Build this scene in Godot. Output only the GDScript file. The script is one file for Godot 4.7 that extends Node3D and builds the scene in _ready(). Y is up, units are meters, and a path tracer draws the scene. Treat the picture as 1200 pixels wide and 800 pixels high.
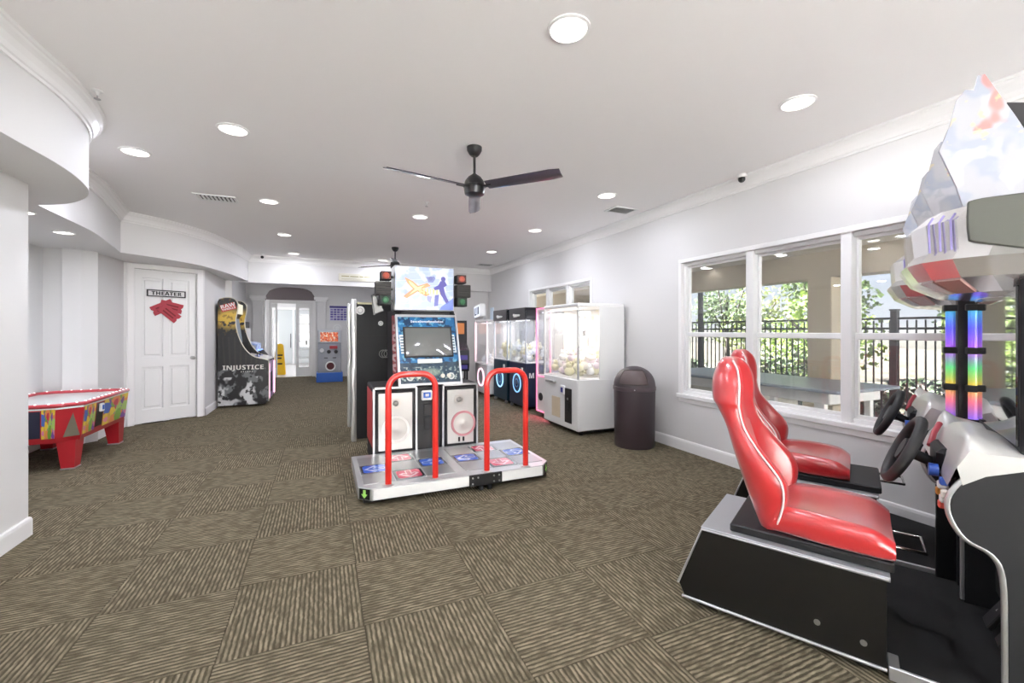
extends Node3D

# ---------------------------------------------------------------- mesh builder
class MB:
	var v := PackedVector3Array()
	var n := PackedVector3Array()
	var u := PackedVector2Array()
	var t := Transform3D()

	func tri(a: Vector3, b: Vector3, c: Vector3, na: Vector3, nb: Vector3, nc: Vector3, ua := Vector2(), ub := Vector2(), uc := Vector2()) -> void:
		# a, b, c run counter-clockwise seen from outside; stored clockwise
		v.append(t * a); v.append(t * c); v.append(t * b)
		n.append((t.basis * na).normalized()); n.append((t.basis * nc).normalized()); n.append((t.basis * nb).normalized())
		u.append(ua); u.append(uc); u.append(ub)

	func flat(a: Vector3, b: Vector3, c: Vector3, ua := Vector2(), ub := Vector2(1, 0), uc := Vector2(1, 1)) -> void:
		var k := (b - a).cross(c - a).normalized()
		tri(a, b, c, k, k, k, ua, ub, uc)

	# corners counter-clockwise from outside: bottom left, bottom right, top right, top left
	func quad(a: Vector3, b: Vector3, c: Vector3, d: Vector3) -> void:
		var k := (b - a).cross(d - a)
		if k.length_squared() < 1e-14:
			k = (c - b).cross(d - c)
		k = k.normalized()
		tri(a, b, c, k, k, k, Vector2(0, 1), Vector2(1, 1), Vector2(1, 0))
		tri(a, c, d, k, k, k, Vector2(0, 1), Vector2(1, 0), Vector2(0, 0))

	func box(c: Vector3, s: Vector3, b := Basis()) -> void:
		var h := s * 0.5
		var p := []
		for k in 8:
			p.append(c + b * Vector3(h.x if k & 1 else -h.x, h.y if k & 2 else -h.y, h.z if k & 4 else -h.z))
		quad(p[4], p[5], p[7], p[6])
		quad(p[1], p[0], p[2], p[3])
		quad(p[5], p[1], p[3], p[7])
		quad(p[0], p[4], p[6], p[2])
		quad(p[6], p[7], p[3], p[2])
		quad(p[0], p[1], p[5], p[4])

	# from corner to corner
	func bb(x0: float, x1: float, y0: float, y1: float, z0: float, z1: float) -> void:
		box(Vector3((x0 + x1) / 2, (y0 + y1) / 2, (z0 + z1) / 2), Vector3(absf(x1 - x0), absf(y1 - y0), absf(z1 - z0)))

	# box with chamfered edges
	func rbox(c: Vector3, s: Vector3, r: float, b := Basis()) -> void:
		var h := s * 0.5
		r = minf(r, minf(h.x, minf(h.y, h.z)) * 0.95)
		var q := h - Vector3(r, r, r)
		var at := func(x, y, z) -> Vector3: return c + b * Vector3(x, y, z)
		for g in [-1.0, 1.0]:
			var o := [at.call(g * h.x, -q.y, -q.z), at.call(g * h.x, q.y, -q.z), at.call(g * h.x, q.y, q.z), at.call(g * h.x, -q.y, q.z)]
			_turn(o, b * Vector3(g, 0, 0))
			o = [at.call(-q.x, g * h.y, -q.z), at.call(-q.x, g * h.y, q.z), at.call(q.x, g * h.y, q.z), at.call(q.x, g * h.y, -q.z)]
			_turn(o, b * Vector3(0, g, 0))
			o = [at.call(-q.x, -q.y, g * h.z), at.call(q.x, -q.y, g * h.z), at.call(q.x, q.y, g * h.z), at.call(-q.x, q.y, g * h.z)]
			_turn(o, b * Vector3(0, 0, g))
		for i in [-1.0, 1.0]:
			for j in [-1.0, 1.0]:
				_turn([at.call(i * h.x, j * q.y, -q.z), at.call(i * h.x, j * q.y, q.z), at.call(i * q.x, j * h.y, q.z), at.call(i * q.x, j * h.y, -q.z)], b * Vector3(i, j, 0))
				_turn([at.call(i * h.x, -q.y, j * q.z), at.call(i * h.x, q.y, j * q.z), at.call(i * q.x, q.y, j * h.z), at.call(i * q.x, -q.y, j * h.z)], b * Vector3(i, 0, j))
				_turn([at.call(-q.x, i * h.y, j * q.z), at.call(q.x, i * h.y, j * q.z), at.call(q.x, i * q.y, j * h.z), at.call(-q.x, i * q.y, j * h.z)], b * Vector3(0, i, j))
				for k in [-1.0, 1.0]:
					var a3: Vector3 = at.call(i * h.x, j * q.y, k * q.z)
					var b3: Vector3 = at.call(i * q.x, j * h.y, k * q.z)
					var c3: Vector3 = at.call(i * q.x, j * q.y, k * h.z)
					if (b3 - a3).cross(c3 - a3).dot(b * Vector3(i, j, k)) > 0:
						flat(a3, b3, c3)
					else:
						flat(a3, c3, b3)

	func _turn(o: Array, towards: Vector3) -> void:
		var k: Vector3 = (o[1] - o[0]).cross(o[3] - o[0])
		if k.dot(towards) > 0:
			quad(o[0], o[1], o[2], o[3])
		else:
			quad(o[0], o[3], o[2], o[1])

	# polygon in the xy plane pushed from z0 to z1; caps have uv over the polygon's box
	func prism(p: PackedVector2Array, z0: float, z1: float, bevel := 0.0, smooth := 0.75) -> void:
		if Geometry2D.is_polygon_clockwise(p):
			p = p.duplicate()
			p.reverse()
		var lo := p[0]
		var hi := p[0]
		for q in p:
			lo = lo.min(q)
			hi = hi.max(q)
		var m := p.size()
		var en := []
		for i in m:
			var d := p[(i + 1) % m] - p[i]
			en.append(Vector2(d.y, -d.x).normalized())
		var ins := PackedVector2Array()
		for i in m:
			var a: Vector2 = en[(i + m - 1) % m]
			var b: Vector2 = en[i]
			var k := (a + b)
			var w := k.length_squared()
			ins.append(p[i] - (k / maxf(w * 0.5, 0.35)) * bevel)
		var idx := Geometry2D.triangulate_polygon(ins)
		var uv := func(q: Vector2) -> Vector2: return Vector2((q.x - lo.x) / maxf(hi.x - lo.x, 1e-6), 1.0 - (q.y - lo.y) / maxf(hi.y - lo.y, 1e-6))
		for i in range(0, idx.size(), 3):
			var a := ins[idx[i]]
			var b := ins[idx[i + 1]]
			var c := ins[idx[i + 2]]
			if (b - a).cross(c - a) < 0:
				var s := b
				b = c
				c = s
			var ua: Vector2 = uv.call(a)
			var ub: Vector2 = uv.call(b)
			var uc: Vector2 = uv.call(c)
			tri(Vector3(a.x, a.y, z1), Vector3(b.x, b.y, z1), Vector3(c.x, c.y, z1), Vector3.BACK, Vector3.BACK, Vector3.BACK, ua, ub, uc)
			tri(Vector3(a.x, a.y, z0), Vector3(c.x, c.y, z0), Vector3(b.x, b.y, z0), Vector3.FORWARD, Vector3.FORWARD, Vector3.FORWARD, ua, uc, ub)
		for i in m:
			var j := (i + 1) % m
			var e: Vector2 = en[i]
			var na: Vector2 = e
			var nb: Vector2 = e
			if e.dot(en[(i + m - 1) % m]) > smooth:
				na = (e + en[(i + m - 1) % m]).normalized()
			if e.dot(en[j]) > smooth:
				nb = (e + en[j]).normalized()
			var a0 := Vector3(p[i].x, p[i].y, z0 + bevel)
			var b0 := Vector3(p[j].x, p[j].y, z0 + bevel)
			var a1 := Vector3(p[i].x, p[i].y, z1 - bevel)
			var b1 := Vector3(p[j].x, p[j].y, z1 - bevel)
			var ka := Vector3(na.x, na.y, 0)
			var kb := Vector3(nb.x, nb.y, 0)
			tri(a0, b0, b1, ka, kb, kb)
			tri(a0, b1, a1, ka, kb, ka)
			if bevel > 0.0:
				var ai := ins[i]
				var bi := ins[j]
				quad(a1, b1, Vector3(bi.x, bi.y, z1), Vector3(ai.x, ai.y, z1))
				quad(b0, a0, Vector3(ai.x, ai.y, z0), Vector3(bi.x, bi.y, z0))

	# profile (radius, height) turned round y; corners sharper than the limit stay sharp
	func lathe(p: Array, seg := 24, c := Vector3(), smooth := 0.8) -> void:
		var m := p.size()
		var en := []
		for i in m - 1:
			var d: Vector2 = p[i + 1] - p[i]
			en.append(Vector2(d.y, -d.x).normalized())
		for i in m - 1:
			var e: Vector2 = en[i]
			var na: Vector2 = e
			var nb: Vector2 = e
			if i > 0 and e.dot(en[i - 1]) > smooth:
				na = (e + en[i - 1]).normalized()
			if i < m - 2 and e.dot(en[i + 1]) > smooth:
				nb = (e + en[i + 1]).normalized()
			for k in seg:
				var a := TAU * k / seg
				var b := TAU * (k + 1) / seg
				var da := Vector3(cos(a), 0, -sin(a))
				var db := Vector3(cos(b), 0, -sin(b))
				var q00: Vector3 = c + da * p[i].x + Vector3.UP * p[i].y
				var q10: Vector3 = c + db * p[i].x + Vector3.UP * p[i].y
				var q01: Vector3 = c + da * p[i + 1].x + Vector3.UP * p[i + 1].y
				var q11: Vector3 = c + db * p[i + 1].x + Vector3.UP * p[i + 1].y
				var u0 := float(k) / seg
				var u1 := float(k + 1) / seg
				var v0 := 1.0 - float(i) / (m - 1)
				var v1 := 1.0 - float(i + 1) / (m - 1)
				if p[i].x > 1e-6:
					tri(q00, q10, q11, da * na.x + Vector3.UP * na.y, db * na.x + Vector3.UP * na.y, db * nb.x + Vector3.UP * nb.y, Vector2(u0, v0), Vector2(u1, v0), Vector2(u1, v1))
				if p[i + 1].x > 1e-6:
					tri(q00, q11, q01, da * na.x + Vector3.UP * na.y, db * nb.x + Vector3.UP * nb.y, da * nb.x + Vector3.UP * nb.y, Vector2(u0, v0), Vector2(u1, v1), Vector2(u0, v1))

	func tube(path: Array, r: float, seg := 10, closed := false, caps := true) -> void:
		var m := path.size()
		var rings := []
		var nr := Vector3()
		for i in m:
			var a: Vector3 = path[(i + m - 1) % m] if (closed or i > 0) else path[0]
			var b: Vector3 = path[(i + 1) % m] if (closed or i < m - 1) else path[m - 1]
			var d := (b - a).normalized()
			if i == 0:
				nr = d.cross(Vector3.UP if absf(d.y) < 0.9 else Vector3.RIGHT).normalized()
			else:
				nr = (nr - d * nr.dot(d)).normalized()
			var bn := d.cross(nr)
			var ring := []
			for k in seg:
				var an := TAU * k / seg
				ring.append([path[i] + (nr * cos(an) + bn * sin(an)) * r, nr * cos(an) + bn * sin(an)])
			rings.append(ring)
		for i in (m if closed else m - 1):
			var ra: Array = rings[i]
			var rb: Array = rings[(i + 1) % m]
			for k in seg:
				var j := (k + 1) % seg
				tri(ra[k][0], ra[j][0], rb[j][0], ra[k][1], ra[j][1], rb[j][1])
				tri(ra[k][0], rb[j][0], rb[k][0], ra[k][1], rb[j][1], rb[k][1])
		if caps and not closed:
			for k in seg:
				var j := (k + 1) % seg
				flat(path[0], rings[0][j][0], rings[0][k][0])
				flat(path[m - 1], rings[m - 1][k][0], rings[m - 1][j][0])

	# smooth skin through rows of points; round: the rows close on themselves
	func skin(rows: Array, round := false, caps := false, flip := false) -> void:
		var m := rows.size()
		var w: int = rows[0].size()
		var nn := []
		for i in m:
			var line := []
			for j in w:
				var du: Vector3 = rows[i][(j + 1) % w if round else mini(j + 1, w - 1)] - rows[i][(j + w - 1) % w if round else maxi(j - 1, 0)]
				var dv: Vector3 = rows[mini(i + 1, m - 1)][j] - rows[maxi(i - 1, 0)][j]
				var k := du.cross(dv)
				if k.length_squared() < 1e-16:
					k = Vector3.UP
				line.append((-k if flip else k).normalized())
			nn.append(line)
		for i in m - 1:
			for j in (w if round else w - 1):
				var l := (j + 1) % w
				var ua := Vector2(float(j) / (w - 1), 1.0 - float(i) / (m - 1))
				var ub := Vector2(float(j + 1) / (w - 1), 1.0 - float(i) / (m - 1))
				var uc := Vector2(float(j + 1) / (w - 1), 1.0 - float(i + 1) / (m - 1))
				var ud := Vector2(float(j) / (w - 1), 1.0 - float(i + 1) / (m - 1))
				if flip:
					tri(rows[i][j], rows[i + 1][l], rows[i][l], nn[i][j], nn[i + 1][l], nn[i][l], ua, uc, ub)
					tri(rows[i][j], rows[i + 1][j], rows[i + 1][l], nn[i][j], nn[i + 1][j], nn[i + 1][l], ua, ud, uc)
				else:
					tri(rows[i][j], rows[i][l], rows[i + 1][l], nn[i][j], nn[i][l], nn[i + 1][l], ua, ub, uc)
					tri(rows[i][j], rows[i + 1][l], rows[i + 1][j], nn[i][j], nn[i + 1][l], nn[i + 1][j], ua, uc, ud)
		if caps and round:
			for e in [0, m - 1]:
				var c := Vector3()
				for q in rows[e]:
					c += q
				c /= w
				for j in w:
					var l := (j + 1) % w
					if (e == 0) != flip:
						flat(c, rows[e][l], rows[e][j])
					else:
						flat(c, rows[e][j], rows[e][l])

	func ball(c: Vector3, r: Vector3, seg := 12, rings := 8) -> void:
		for i in rings:
			var a := PI * i / rings - PI / 2
			var b := PI * (i + 1) / rings - PI / 2
			for k in seg:
				var p := TAU * k / seg
				var q := TAU * (k + 1) / seg
				var d := [Vector3(cos(a) * cos(p), sin(a), -cos(a) * sin(p)), Vector3(cos(a) * cos(q), sin(a), -cos(a) * sin(q)), Vector3(cos(b) * cos(q), sin(b), -cos(b) * sin(q)), Vector3(cos(b) * cos(p), sin(b), -cos(b) * sin(p))]
				var e := []
				var f := []
				for x in d:
					e.append(c + x * r)
					f.append((x / r).normalized())
				if i > 0:
					tri(e[0], e[1], e[2], f[0], f[1], f[2])
				if i < rings - 1 or true:
					tri(e[0], e[2], e[3], f[0], f[2], f[3])

	# round plate facing +z of the given basis
	func disc(c: Vector3, r: float, h: float, seg := 24, b := Basis()) -> void:
		var keep := t
		t = t * Transform3D(b, c)
		var p := PackedVector2Array()
		for k in seg:
			p.append(Vector2(cos(TAU * k / seg), sin(TAU * k / seg)) * r)
		prism(p, 0.0, h)
		t = keep

	func ring(c: Vector3, r0: float, r1: float, h: float, seg := 28, b := Basis()) -> void:
		var keep := t
		t = t * Transform3D(b * Basis(Vector3.RIGHT, PI / 2), c)
		lathe([Vector2(r0, 0), Vector2(r1, 0), Vector2(r1, h), Vector2(r0, h), Vector2(r0, 0)], seg)
		t = keep

	# profile (x out, y up) swept along a plan path (x, z); side: +1 puts the profile on the path's right hand
	func run(path: Array, prof: Array, y: float, side := 1.0) -> void:
		var m := path.size()
		var rows := []
		for i in m:
			var a: Vector2 = path[maxi(i - 1, 0)]
			var b: Vector2 = path[mini(i + 1, m - 1)]
			var d := (b - a).normalized()
			var o := Vector2(-d.y, d.x) * side
			var k := 1.0
			if i > 0 and i < m - 1:
				var d0: Vector2 = (path[i] - path[i - 1]).normalized()
				var d1: Vector2 = (path[i + 1] - path[i]).normalized()
				d = (d0 + d1).normalized()
				o = Vector2(-d.y, d.x) * side
				k = 1.0 / maxf(o.dot(Vector2(-d0.y, d0.x) * side), 0.4)
			var row := []
			for q in prof:
				row.append(Vector3(path[i].x + o.x * q.x * k, y + q.y, path[i].y + o.y * q.x * k))
			rows.append(row)
		for i in m - 1:
			for j in prof.size() - 1:
				if side > 0:
					quad(rows[i][j], rows[i][j + 1], rows[i + 1][j + 1], rows[i + 1][j])
				else:
					quad(rows[i][j], rows[i + 1][j], rows[i + 1][j + 1], rows[i][j + 1])

	func mesh() -> ArrayMesh:
		var a := []
		a.resize(Mesh.ARRAY_MAX)
		a[Mesh.ARRAY_VERTEX] = v
		a[Mesh.ARRAY_NORMAL] = n
		a[Mesh.ARRAY_TEX_UV] = u
		var m := ArrayMesh.new()
		m.add_surface_from_arrays(Mesh.PRIMITIVE_TRIANGLES, a)
		return m


# ---------------------------------------------------------------- scene helpers
const CEIL := 2.98
const LOW := 2.44
const WX := 3.934
var M := {}
var names := {}

func numbered(called: String) -> String:
	if not names.has(called):
		names[called] = 0
		return called
	names[called] += 1
	return "%s_%03d" % [called, names[called]]

func part(mb: MB, called: String, m: Material, parent: Node, label := "") -> MeshInstance3D:
	var o := MeshInstance3D.new()
	o.name = called
	o.mesh = mb.mesh()
	o.material_override = m
	parent.add_child(o, true)
	if label:
		o.set_meta("label", label)
	return o

func again(o: MeshInstance3D, called: String, parent: Node, at: Vector3, b := Basis(), m: Material = null) -> MeshInstance3D:
	var c := MeshInstance3D.new()
	c.name = called
	c.mesh = o.mesh
	c.material_override = m if m else o.material_override
	c.transform = Transform3D(b, at)
	parent.add_child(c, true)
	return c

func shared(mesh: Mesh, called: String, m: Material, parent: Node, at: Vector3, b := Basis()) -> MeshInstance3D:
	var c := MeshInstance3D.new()
	c.name = called
	c.mesh = mesh
	c.material_override = m
	c.transform = Transform3D(b, at)
	parent.add_child(c, true)
	return c

func thing(called: String, label: String, category: String, at := Vector3.ZERO, turn := 0.0, group := "") -> Node3D:
	var o := Node3D.new()
	o.name = numbered(called)
	add_child(o)
	o.position = at
	o.rotation.y = turn
	o.set_meta("label", label)
	o.set_meta("category", category)
	if group:
		o.set_meta("group", group)
	return o

func single(mb: MB, called: String, m: Material, label: String, category: String, at := Vector3.ZERO, turn := 0.0, group := "") -> MeshInstance3D:
	var o := part(mb, numbered(called), m, self, label)
	o.position = at
	o.rotation.y = turn
	o.set_meta("category", category)
	if group:
		o.set_meta("group", group)
	return o

func structure(mb: MB, called: String, m: Material, label := "") -> MeshInstance3D:
	var o := part(mb, numbered(called), m, self, label)
	o.set_meta("kind", "structure")
	return o

func struct_node(called: String, label: String) -> Node3D:
	var o := Node3D.new()
	o.name = numbered(called)
	add_child(o)
	o.set_meta("kind", "structure")
	o.set_meta("label", label)
	return o

func mat(c, rough := 0.6, metal := 0.0, spec := 0.5) -> StandardMaterial3D:
	var m := StandardMaterial3D.new()
	m.albedo_color = Color(c) if c is String else c
	m.roughness = rough
	m.metallic = metal
	m.metallic_specular = spec
	m.texture_filter = BaseMaterial3D.TEXTURE_FILTER_LINEAR_WITH_MIPMAPS_ANISOTROPIC
	return m

func glow(c, energy: float, base = null) -> StandardMaterial3D:
	var m := mat(base if base else c, 0.4)
	m.emission_enabled = true
	m.emission = Color(c) if c is String else c
	m.emission_energy_multiplier = energy * 0.55
	return m

func coat(m: StandardMaterial3D, k := 1.0, r := 0.05) -> StandardMaterial3D:
	m.clearcoat_enabled = true
	m.clearcoat = k
	m.clearcoat_roughness = r
	return m

func glass(a := 0.05, tint := "ffffff") -> StandardMaterial3D:
	var m := mat(Color(tint), 0.02)
	m.albedo_color.a = a
	m.transparency = BaseMaterial3D.TRANSPARENCY_ALPHA
	return m

func printed(im: Image, rough := 0.4, emit := 0.0) -> StandardMaterial3D:
	var m := mat("ffffff", rough)
	var tx := ImageTexture.create_from_image(im)
	m.albedo_texture = tx
	m.texture_repeat = false
	if emit > 0.0:
		m.emission_enabled = true
		m.emission = Color.WHITE
		m.emission_operator = BaseMaterial3D.EMISSION_OP_MULTIPLY
		m.emission_texture = tx
		m.emission_energy_multiplier = emit * 0.45
	return m

func lettering(text: String, size: float, depth: float, m: Material, parent: Node, at: Vector3, b := Basis(), bold := true, serif := false, called := "lettering") -> MeshInstance3D:
	var tm := TextMesh.new()
	var f := SystemFont.new()
	f.font_names = PackedStringArray(["Droid Serif" if serif else "Droid Sans"])
	f.font_weight = 700 if bold else 400
	tm.font = f
	tm.text = text
	tm.font_size = 64
	tm.pixel_size = size / 64.0
	tm.depth = depth
	tm.curve_step = 2.0
	var o := MeshInstance3D.new()
	o.name = called
	o.mesh = tm
	o.material_override = m
	o.transform = Transform3D(b, at)
	parent.add_child(o, true)
	return o

# a light that belongs to a lamp: faces along -y of the parent unless turned
func area_light(parent: Node, at: Vector3, w: float, h: float, energy: float, c: Color, b := Basis(Vector3.RIGHT, -PI / 2)) -> AreaLight3D:
	var l := AreaLight3D.new()
	l.name = "light"
	l.area_size = Vector2(w, h)
	l.light_energy = energy
	l.light_color = c
	l.shadow_enabled = true
	l.area_range = 25.0
	l.transform = Transform3D(b, at)
	parent.add_child(l, true)
	return l

func curve_through(p: Array, steps := 6) -> Array:
	var out := []
	for i in p.size() - 1:
		var a: Vector2 = p[maxi(i - 1, 0)]
		var b: Vector2 = p[i]
		var c: Vector2 = p[i + 1]
		var d: Vector2 = p[mini(i + 2, p.size() - 1)]
		for k in steps:
			out.append(b.cubic_interpolate(c, a, d, float(k) / steps))
	out.append(p[-1])
	return out

func v2(a: Array) -> PackedVector2Array:
	var p := PackedVector2Array()
	for i in range(0, a.size(), 2):
		p.append(Vector2(a[i], a[i + 1]))
	return p

# ---------------------------------------------------------------- small painter for print
func im_new(w: int, h: int, c: Color) -> Image:
	var im := Image.create(w, h, false, Image.FORMAT_RGB8)
	im.fill(c)
	return im

func im_poly(im: Image, p: PackedVector2Array, c: Color, a := 1.0) -> void:
	var lo := p[0]
	var hi := p[0]
	for q in p:
		lo = lo.min(q)
		hi = hi.max(q)
	for y in range(maxi(0, int(lo.y)), mini(im.get_height(), int(hi.y) + 1)):
		for x in range(maxi(0, int(lo.x)), mini(im.get_width(), int(hi.x) + 1)):
			if Geometry2D.is_point_in_polygon(Vector2(x + 0.5, y + 0.5), p):
				im.set_pixel(x, y, im.get_pixel(x, y).lerp(c, a))

func im_ell(im: Image, cx: float, cy: float, rx: float, ry: float, c: Color, a := 1.0, soft := 0.0) -> void:
	for y in range(maxi(0, int(cy - ry)), mini(im.get_height(), int(cy + ry) + 1)):
		for x in range(maxi(0, int(cx - rx)), mini(im.get_width(), int(cx + rx) + 1)):
			var d := Vector2((x + 0.5 - cx) / rx, (y + 0.5 - cy) / ry).length()
			if d < 1.0:
				var k := a if soft <= 0.0 else a * clampf((1.0 - d) / soft, 0, 1)
				im.set_pixel(x, y, im.get_pixel(x, y).lerp(c, k))

func im_line(im: Image, a: Vector2, b: Vector2, w: float, c: Color, al := 1.0) -> void:
	var o := (b - a).normalized().orthogonal() * w * 0.5
	im_poly(im, PackedVector2Array([a + o, b + o, b - o, a - o]), c, al)

func im_noise(im: Image, c: Color, sd: int, freq: float, cut: float, a := 1.0, sx := 1.0, sy := 1.0, y0 := 0.0, y1 := 1.0) -> void:
	var f := FastNoiseLite.new()
	f.seed = sd
	f.frequency = freq
	f.fractal_octaves = 3
	for y in range(int(im.get_height() * y0), int(im.get_height() * y1)):
		for x in im.get_width():
			var k := smoothstep(cut, cut + 0.25, f.get_noise_2d(x * sx, y * sy))
			if k > 0.0:
				im.set_pixel(x, y, im.get_pixel(x, y).lerp(c, k * a))

func _ready() -> void:
	seed(7)
	# camera
	var cam := Camera3D.new()
	cam.name = "camera"
	cam.position = Vector3(0, 1.424, 0)
	cam.rotation_degrees.y = -23.556
	cam.near = 0.05
	cam.far = 300.0
	cam.projection = Camera3D.PROJECTION_FRUSTUM
	cam.size = 2.0 * 0.05 * 400.0 / 507.0
	cam.frustum_offset = Vector2(0, -12.7 / 507.0 * 0.05)
	add_child(cam)
	cam.current = true
	# sky, sun, exposure
	var env := Environment.new()
	env.background_mode = Environment.BG_SKY
	var sky := Sky.new()
	var sm := ProceduralSkyMaterial.new()
	sm.sky_top_color = Color("9db8dc")
	sm.sky_horizon_color = Color("dfe5ec")
	sm.ground_horizon_color = Color("c9c8c0")
	sm.ground_bottom_color = Color("8d8a80")
	sm.sky_energy_multiplier = 0.72
	sky.sky_material = sm
	env.sky = sky
	env.tonemap_mode = Environment.TONE_MAPPER_LINEAR
	env.tonemap_exposure = 2.5
	env.sdfgi_enabled = true
	env.ssao_enabled = true
	env.ssil_enabled = true
	var we := WorldEnvironment.new()
	we.name = "world_environment"
	we.environment = env
	add_child(we)
	var sun := DirectionalLight3D.new()
	sun.name = "sun"
	sun.light_energy = 11.5
	sun.light_color = Color("fefdfb")
	sun.light_angular_distance = 0.6
	sun.shadow_enabled = true
	sun.basis = Basis.looking_at(Vector3(0.55, -0.70, 0.46))
	sun.sky_mode = DirectionalLight3D.SKY_MODE_LIGHT_ONLY
	add_child(sun)

	make_materials()
	build_shell()
	build_windows()
	build_door()
	build_far_hall()
	build_outside()
	build_ceiling_fittings()
	build_dance_machine()
	build_side_cabinet()
	build_claw_row()
	build_bin()
	build_racers()
	build_hockey()
	build_fighters()
	build_far_things()
	build_wall_things()

const LAMP_ENERGY := 0.66

func make_materials() -> void:
	M.wall = mat("e2e1e0", 0.85, 0.0, 0.3)
	M.ceil = mat("f8f6f5", 0.9, 0.0, 0.3)
	M.trim = mat("f4f3f2", 0.45)
	M.vinyl = mat("f2f2f1", 0.35)
	M.door = mat("eeeeed", 0.4)
	M.slab = mat("6a6355", 0.9)
	M.tan = mat("c4b79f", 0.8)
	M.porch = mat("ddd6c8", 0.85)
	M.concrete = mat("c4beb2", 0.9)
	M.black = mat("151517", 0.45)
	M.blackm = mat("1b1b1d", 0.7)
	M.blackg = coat(mat("0d0d0f", 0.3), 0.6, 0.08)
	M.char = mat("2b2a2b", 0.6)
	M.chrome = mat("d8d8d8", 0.18, 1.0)
	M.steel = mat("b9babb", 0.35, 0.9)
	M.alum = mat("cfd0d1", 0.32, 0.75)
	M.silver = mat("d6d5d2", 0.3, 0.45)
	M.white = mat("e9e9e8", 0.4)
	M.whitem = mat("e4e4e3", 0.7)
	M.red = coat(mat("d8281e", 0.3), 0.8, 0.1)
	M.vinylred = coat(mat("c01c22", 0.3, 0.0, 0.8), 1.0, 0.2)
	M.vinylred.rim_enabled = true
	M.vinylred.rim = 0.6
	M.vinylred.rim_tint = 0.15
	M.rubber = mat("1a1a1a", 0.85)
	M.blue = mat("1f66c8", 0.4)
	M.navy = coat(mat("16213f", 0.4), 0.4, 0.15)
	M.glass = glass(0.04)
	M.acrylic = glass(0.07)
	M.screen = coat(mat("1a1d1d", 0.05, 0.0, 1.0), 1.0, 0.02)
	M.led = glow("fffaf2", 2.4)
	M.tire = mat("222222", 0.8)

# ---------------------------------------------------------------- carpet
func carpet_images() -> Array:
	var w := 512
	var al := Image.create(w, w, false, Image.FORMAT_RGB8)
	var he := Image.create(w, w, false, Image.FORMAT_L8)
	var f := FastNoiseLite.new()
	f.seed = 11
	f.frequency = 1.0
	f.fractal_octaves = 2
	var g := FastNoiseLite.new()
	g.seed = 5
	g.frequency = 1.0
	g.fractal_octaves = 3
	var ribs := 27.0
	var light := Color("978c76")
	var dark := Color("4a4435")
	for x in w:
		var ph := x / float(w) * ribs
		var rib := int(ph)
		var fr := ph - rib
		for y in w:
			var wob := g.get_noise_2d(rib * 9.7, y * 0.02) * 0.16
			var e := clampf(fr + wob, 0.0, 1.0)
			var ridge := smoothstep(0.0, 0.22, e) * (1.0 - smoothstep(0.55, 0.82, e))
			var streak := 0.5 + 0.75 * f.get_noise_2d(rib * 13.1 + x * 0.03, y * 0.011 + rib * 31.0)
			var fine := 0.5 + 0.5 * g.get_noise_2d(x * 0.55, y * 0.16)
			var k := clampf(0.12 + ridge * (0.22 + 0.7 * streak) + (fine - 0.5) * 0.5, 0.0, 1.0)
			al.set_pixel(x, y, dark.lerp(light, k))
			he.set_pixel(x, y, Color(1, 1, 1) * clampf(ridge * 0.8 + fine * 0.2, 0, 1))
	al.generate_mipmaps()
	return [al, he]

func build_floor() -> void:
	var mb := MB.new()
	mb.bb(-3.5, 4.15, -0.12, -0.008, -14.62, 2.9)
	var fl := structure(mb, "floor", M.slab, "brown ribbed carpet tile floor laid in a checkerboard")
	var ims := carpet_images()
	var cm := mat("ffffff", 0.95, 0.0, 0.2)
	cm.albedo_texture = ImageTexture.create_from_image(ims[0])
	cm.heightmap_enabled = true
	cm.heightmap_scale = 0.35
	cm.heightmap_texture = ImageTexture.create_from_image(ims[1])
	M.carpet = cm
	# four mesh variants: the ribs flipped either way
	var T := 0.6096
	var vs := []
	for k in 4:
		var q := MB.new()
		var h := T / 2 - 0.0008
		q.rbox(Vector3(0, -0.004, 0), Vector3(h * 2, 0.008, h * 2), 0.0012)
		for i in q.u.size():
			var p := q.v[i]
			q.u[i] = Vector2((p.x / T + 0.5), (p.z / T + 0.5))
			if k & 1: q.u[i].x = 1.0 - q.u[i].x
			if k & 2: q.u[i].y = 1.0 - q.u[i].y
		vs.append(q.mesh())
	var rng := RandomNumberGenerator.new()
	rng.seed = 3
	var x0 := 0.182
	var z0 := -2.201
	for j in range(-4, 21):
		for i in range(-6, 7):
			var cx := x0 + (i + 0.5) * T
			var cz := z0 - (j + 0.5) * T
			if cx > WX + 0.25 or cz > 1.3:
				continue
			if cz > -4.0 and cx < -2.1:
				continue
			if cz < -7.2 and cx < -2.4 and not (cz > -8.5 and cx > -2.9):
				continue
			if cz < -8.8 and cx < -2.15:
				continue
			if cz < -10.3 and (cx > 1.7 or cx < -2.3):
				continue
			var along_x := posmod(i + j, 2) == 0
			shared(vs[rng.randi() % 4], "carpet_tile", cm, fl, Vector3(cx, 0, cz), Basis(Vector3.UP, PI / 2) if along_x else Basis())

# ---------------------------------------------------------------- room shell
func wall_run(pts: Array, y0: float, y1: float, th: float, called: String, label: String, side := -1.0) -> void:
	# the room lies on the right hand of the path when side is -1
	for i in pts.size() - 1:
		var a: Vector2 = pts[i]
		var b: Vector2 = pts[i + 1]
		var d := (b - a).normalized()
		var o := Vector2(-d.y, d.x) * side * th
		var mb := MB.new()
		var e := d * th * 0.98
		var q0 := a if i == 0 else a
		var q1 := b if i == pts.size() - 2 else b
		mb.t = Transform3D(Basis(Vector3.RIGHT, PI / 2), Vector3.ZERO)
		mb.prism(PackedVector2Array([q0, q1, q1 + o + (e if i < pts.size() - 2 else Vector2()), q0 + o - (e if i > 0 else Vector2())]), -y1, -y0)
		structure(mb, called, M.wall, label)

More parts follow.
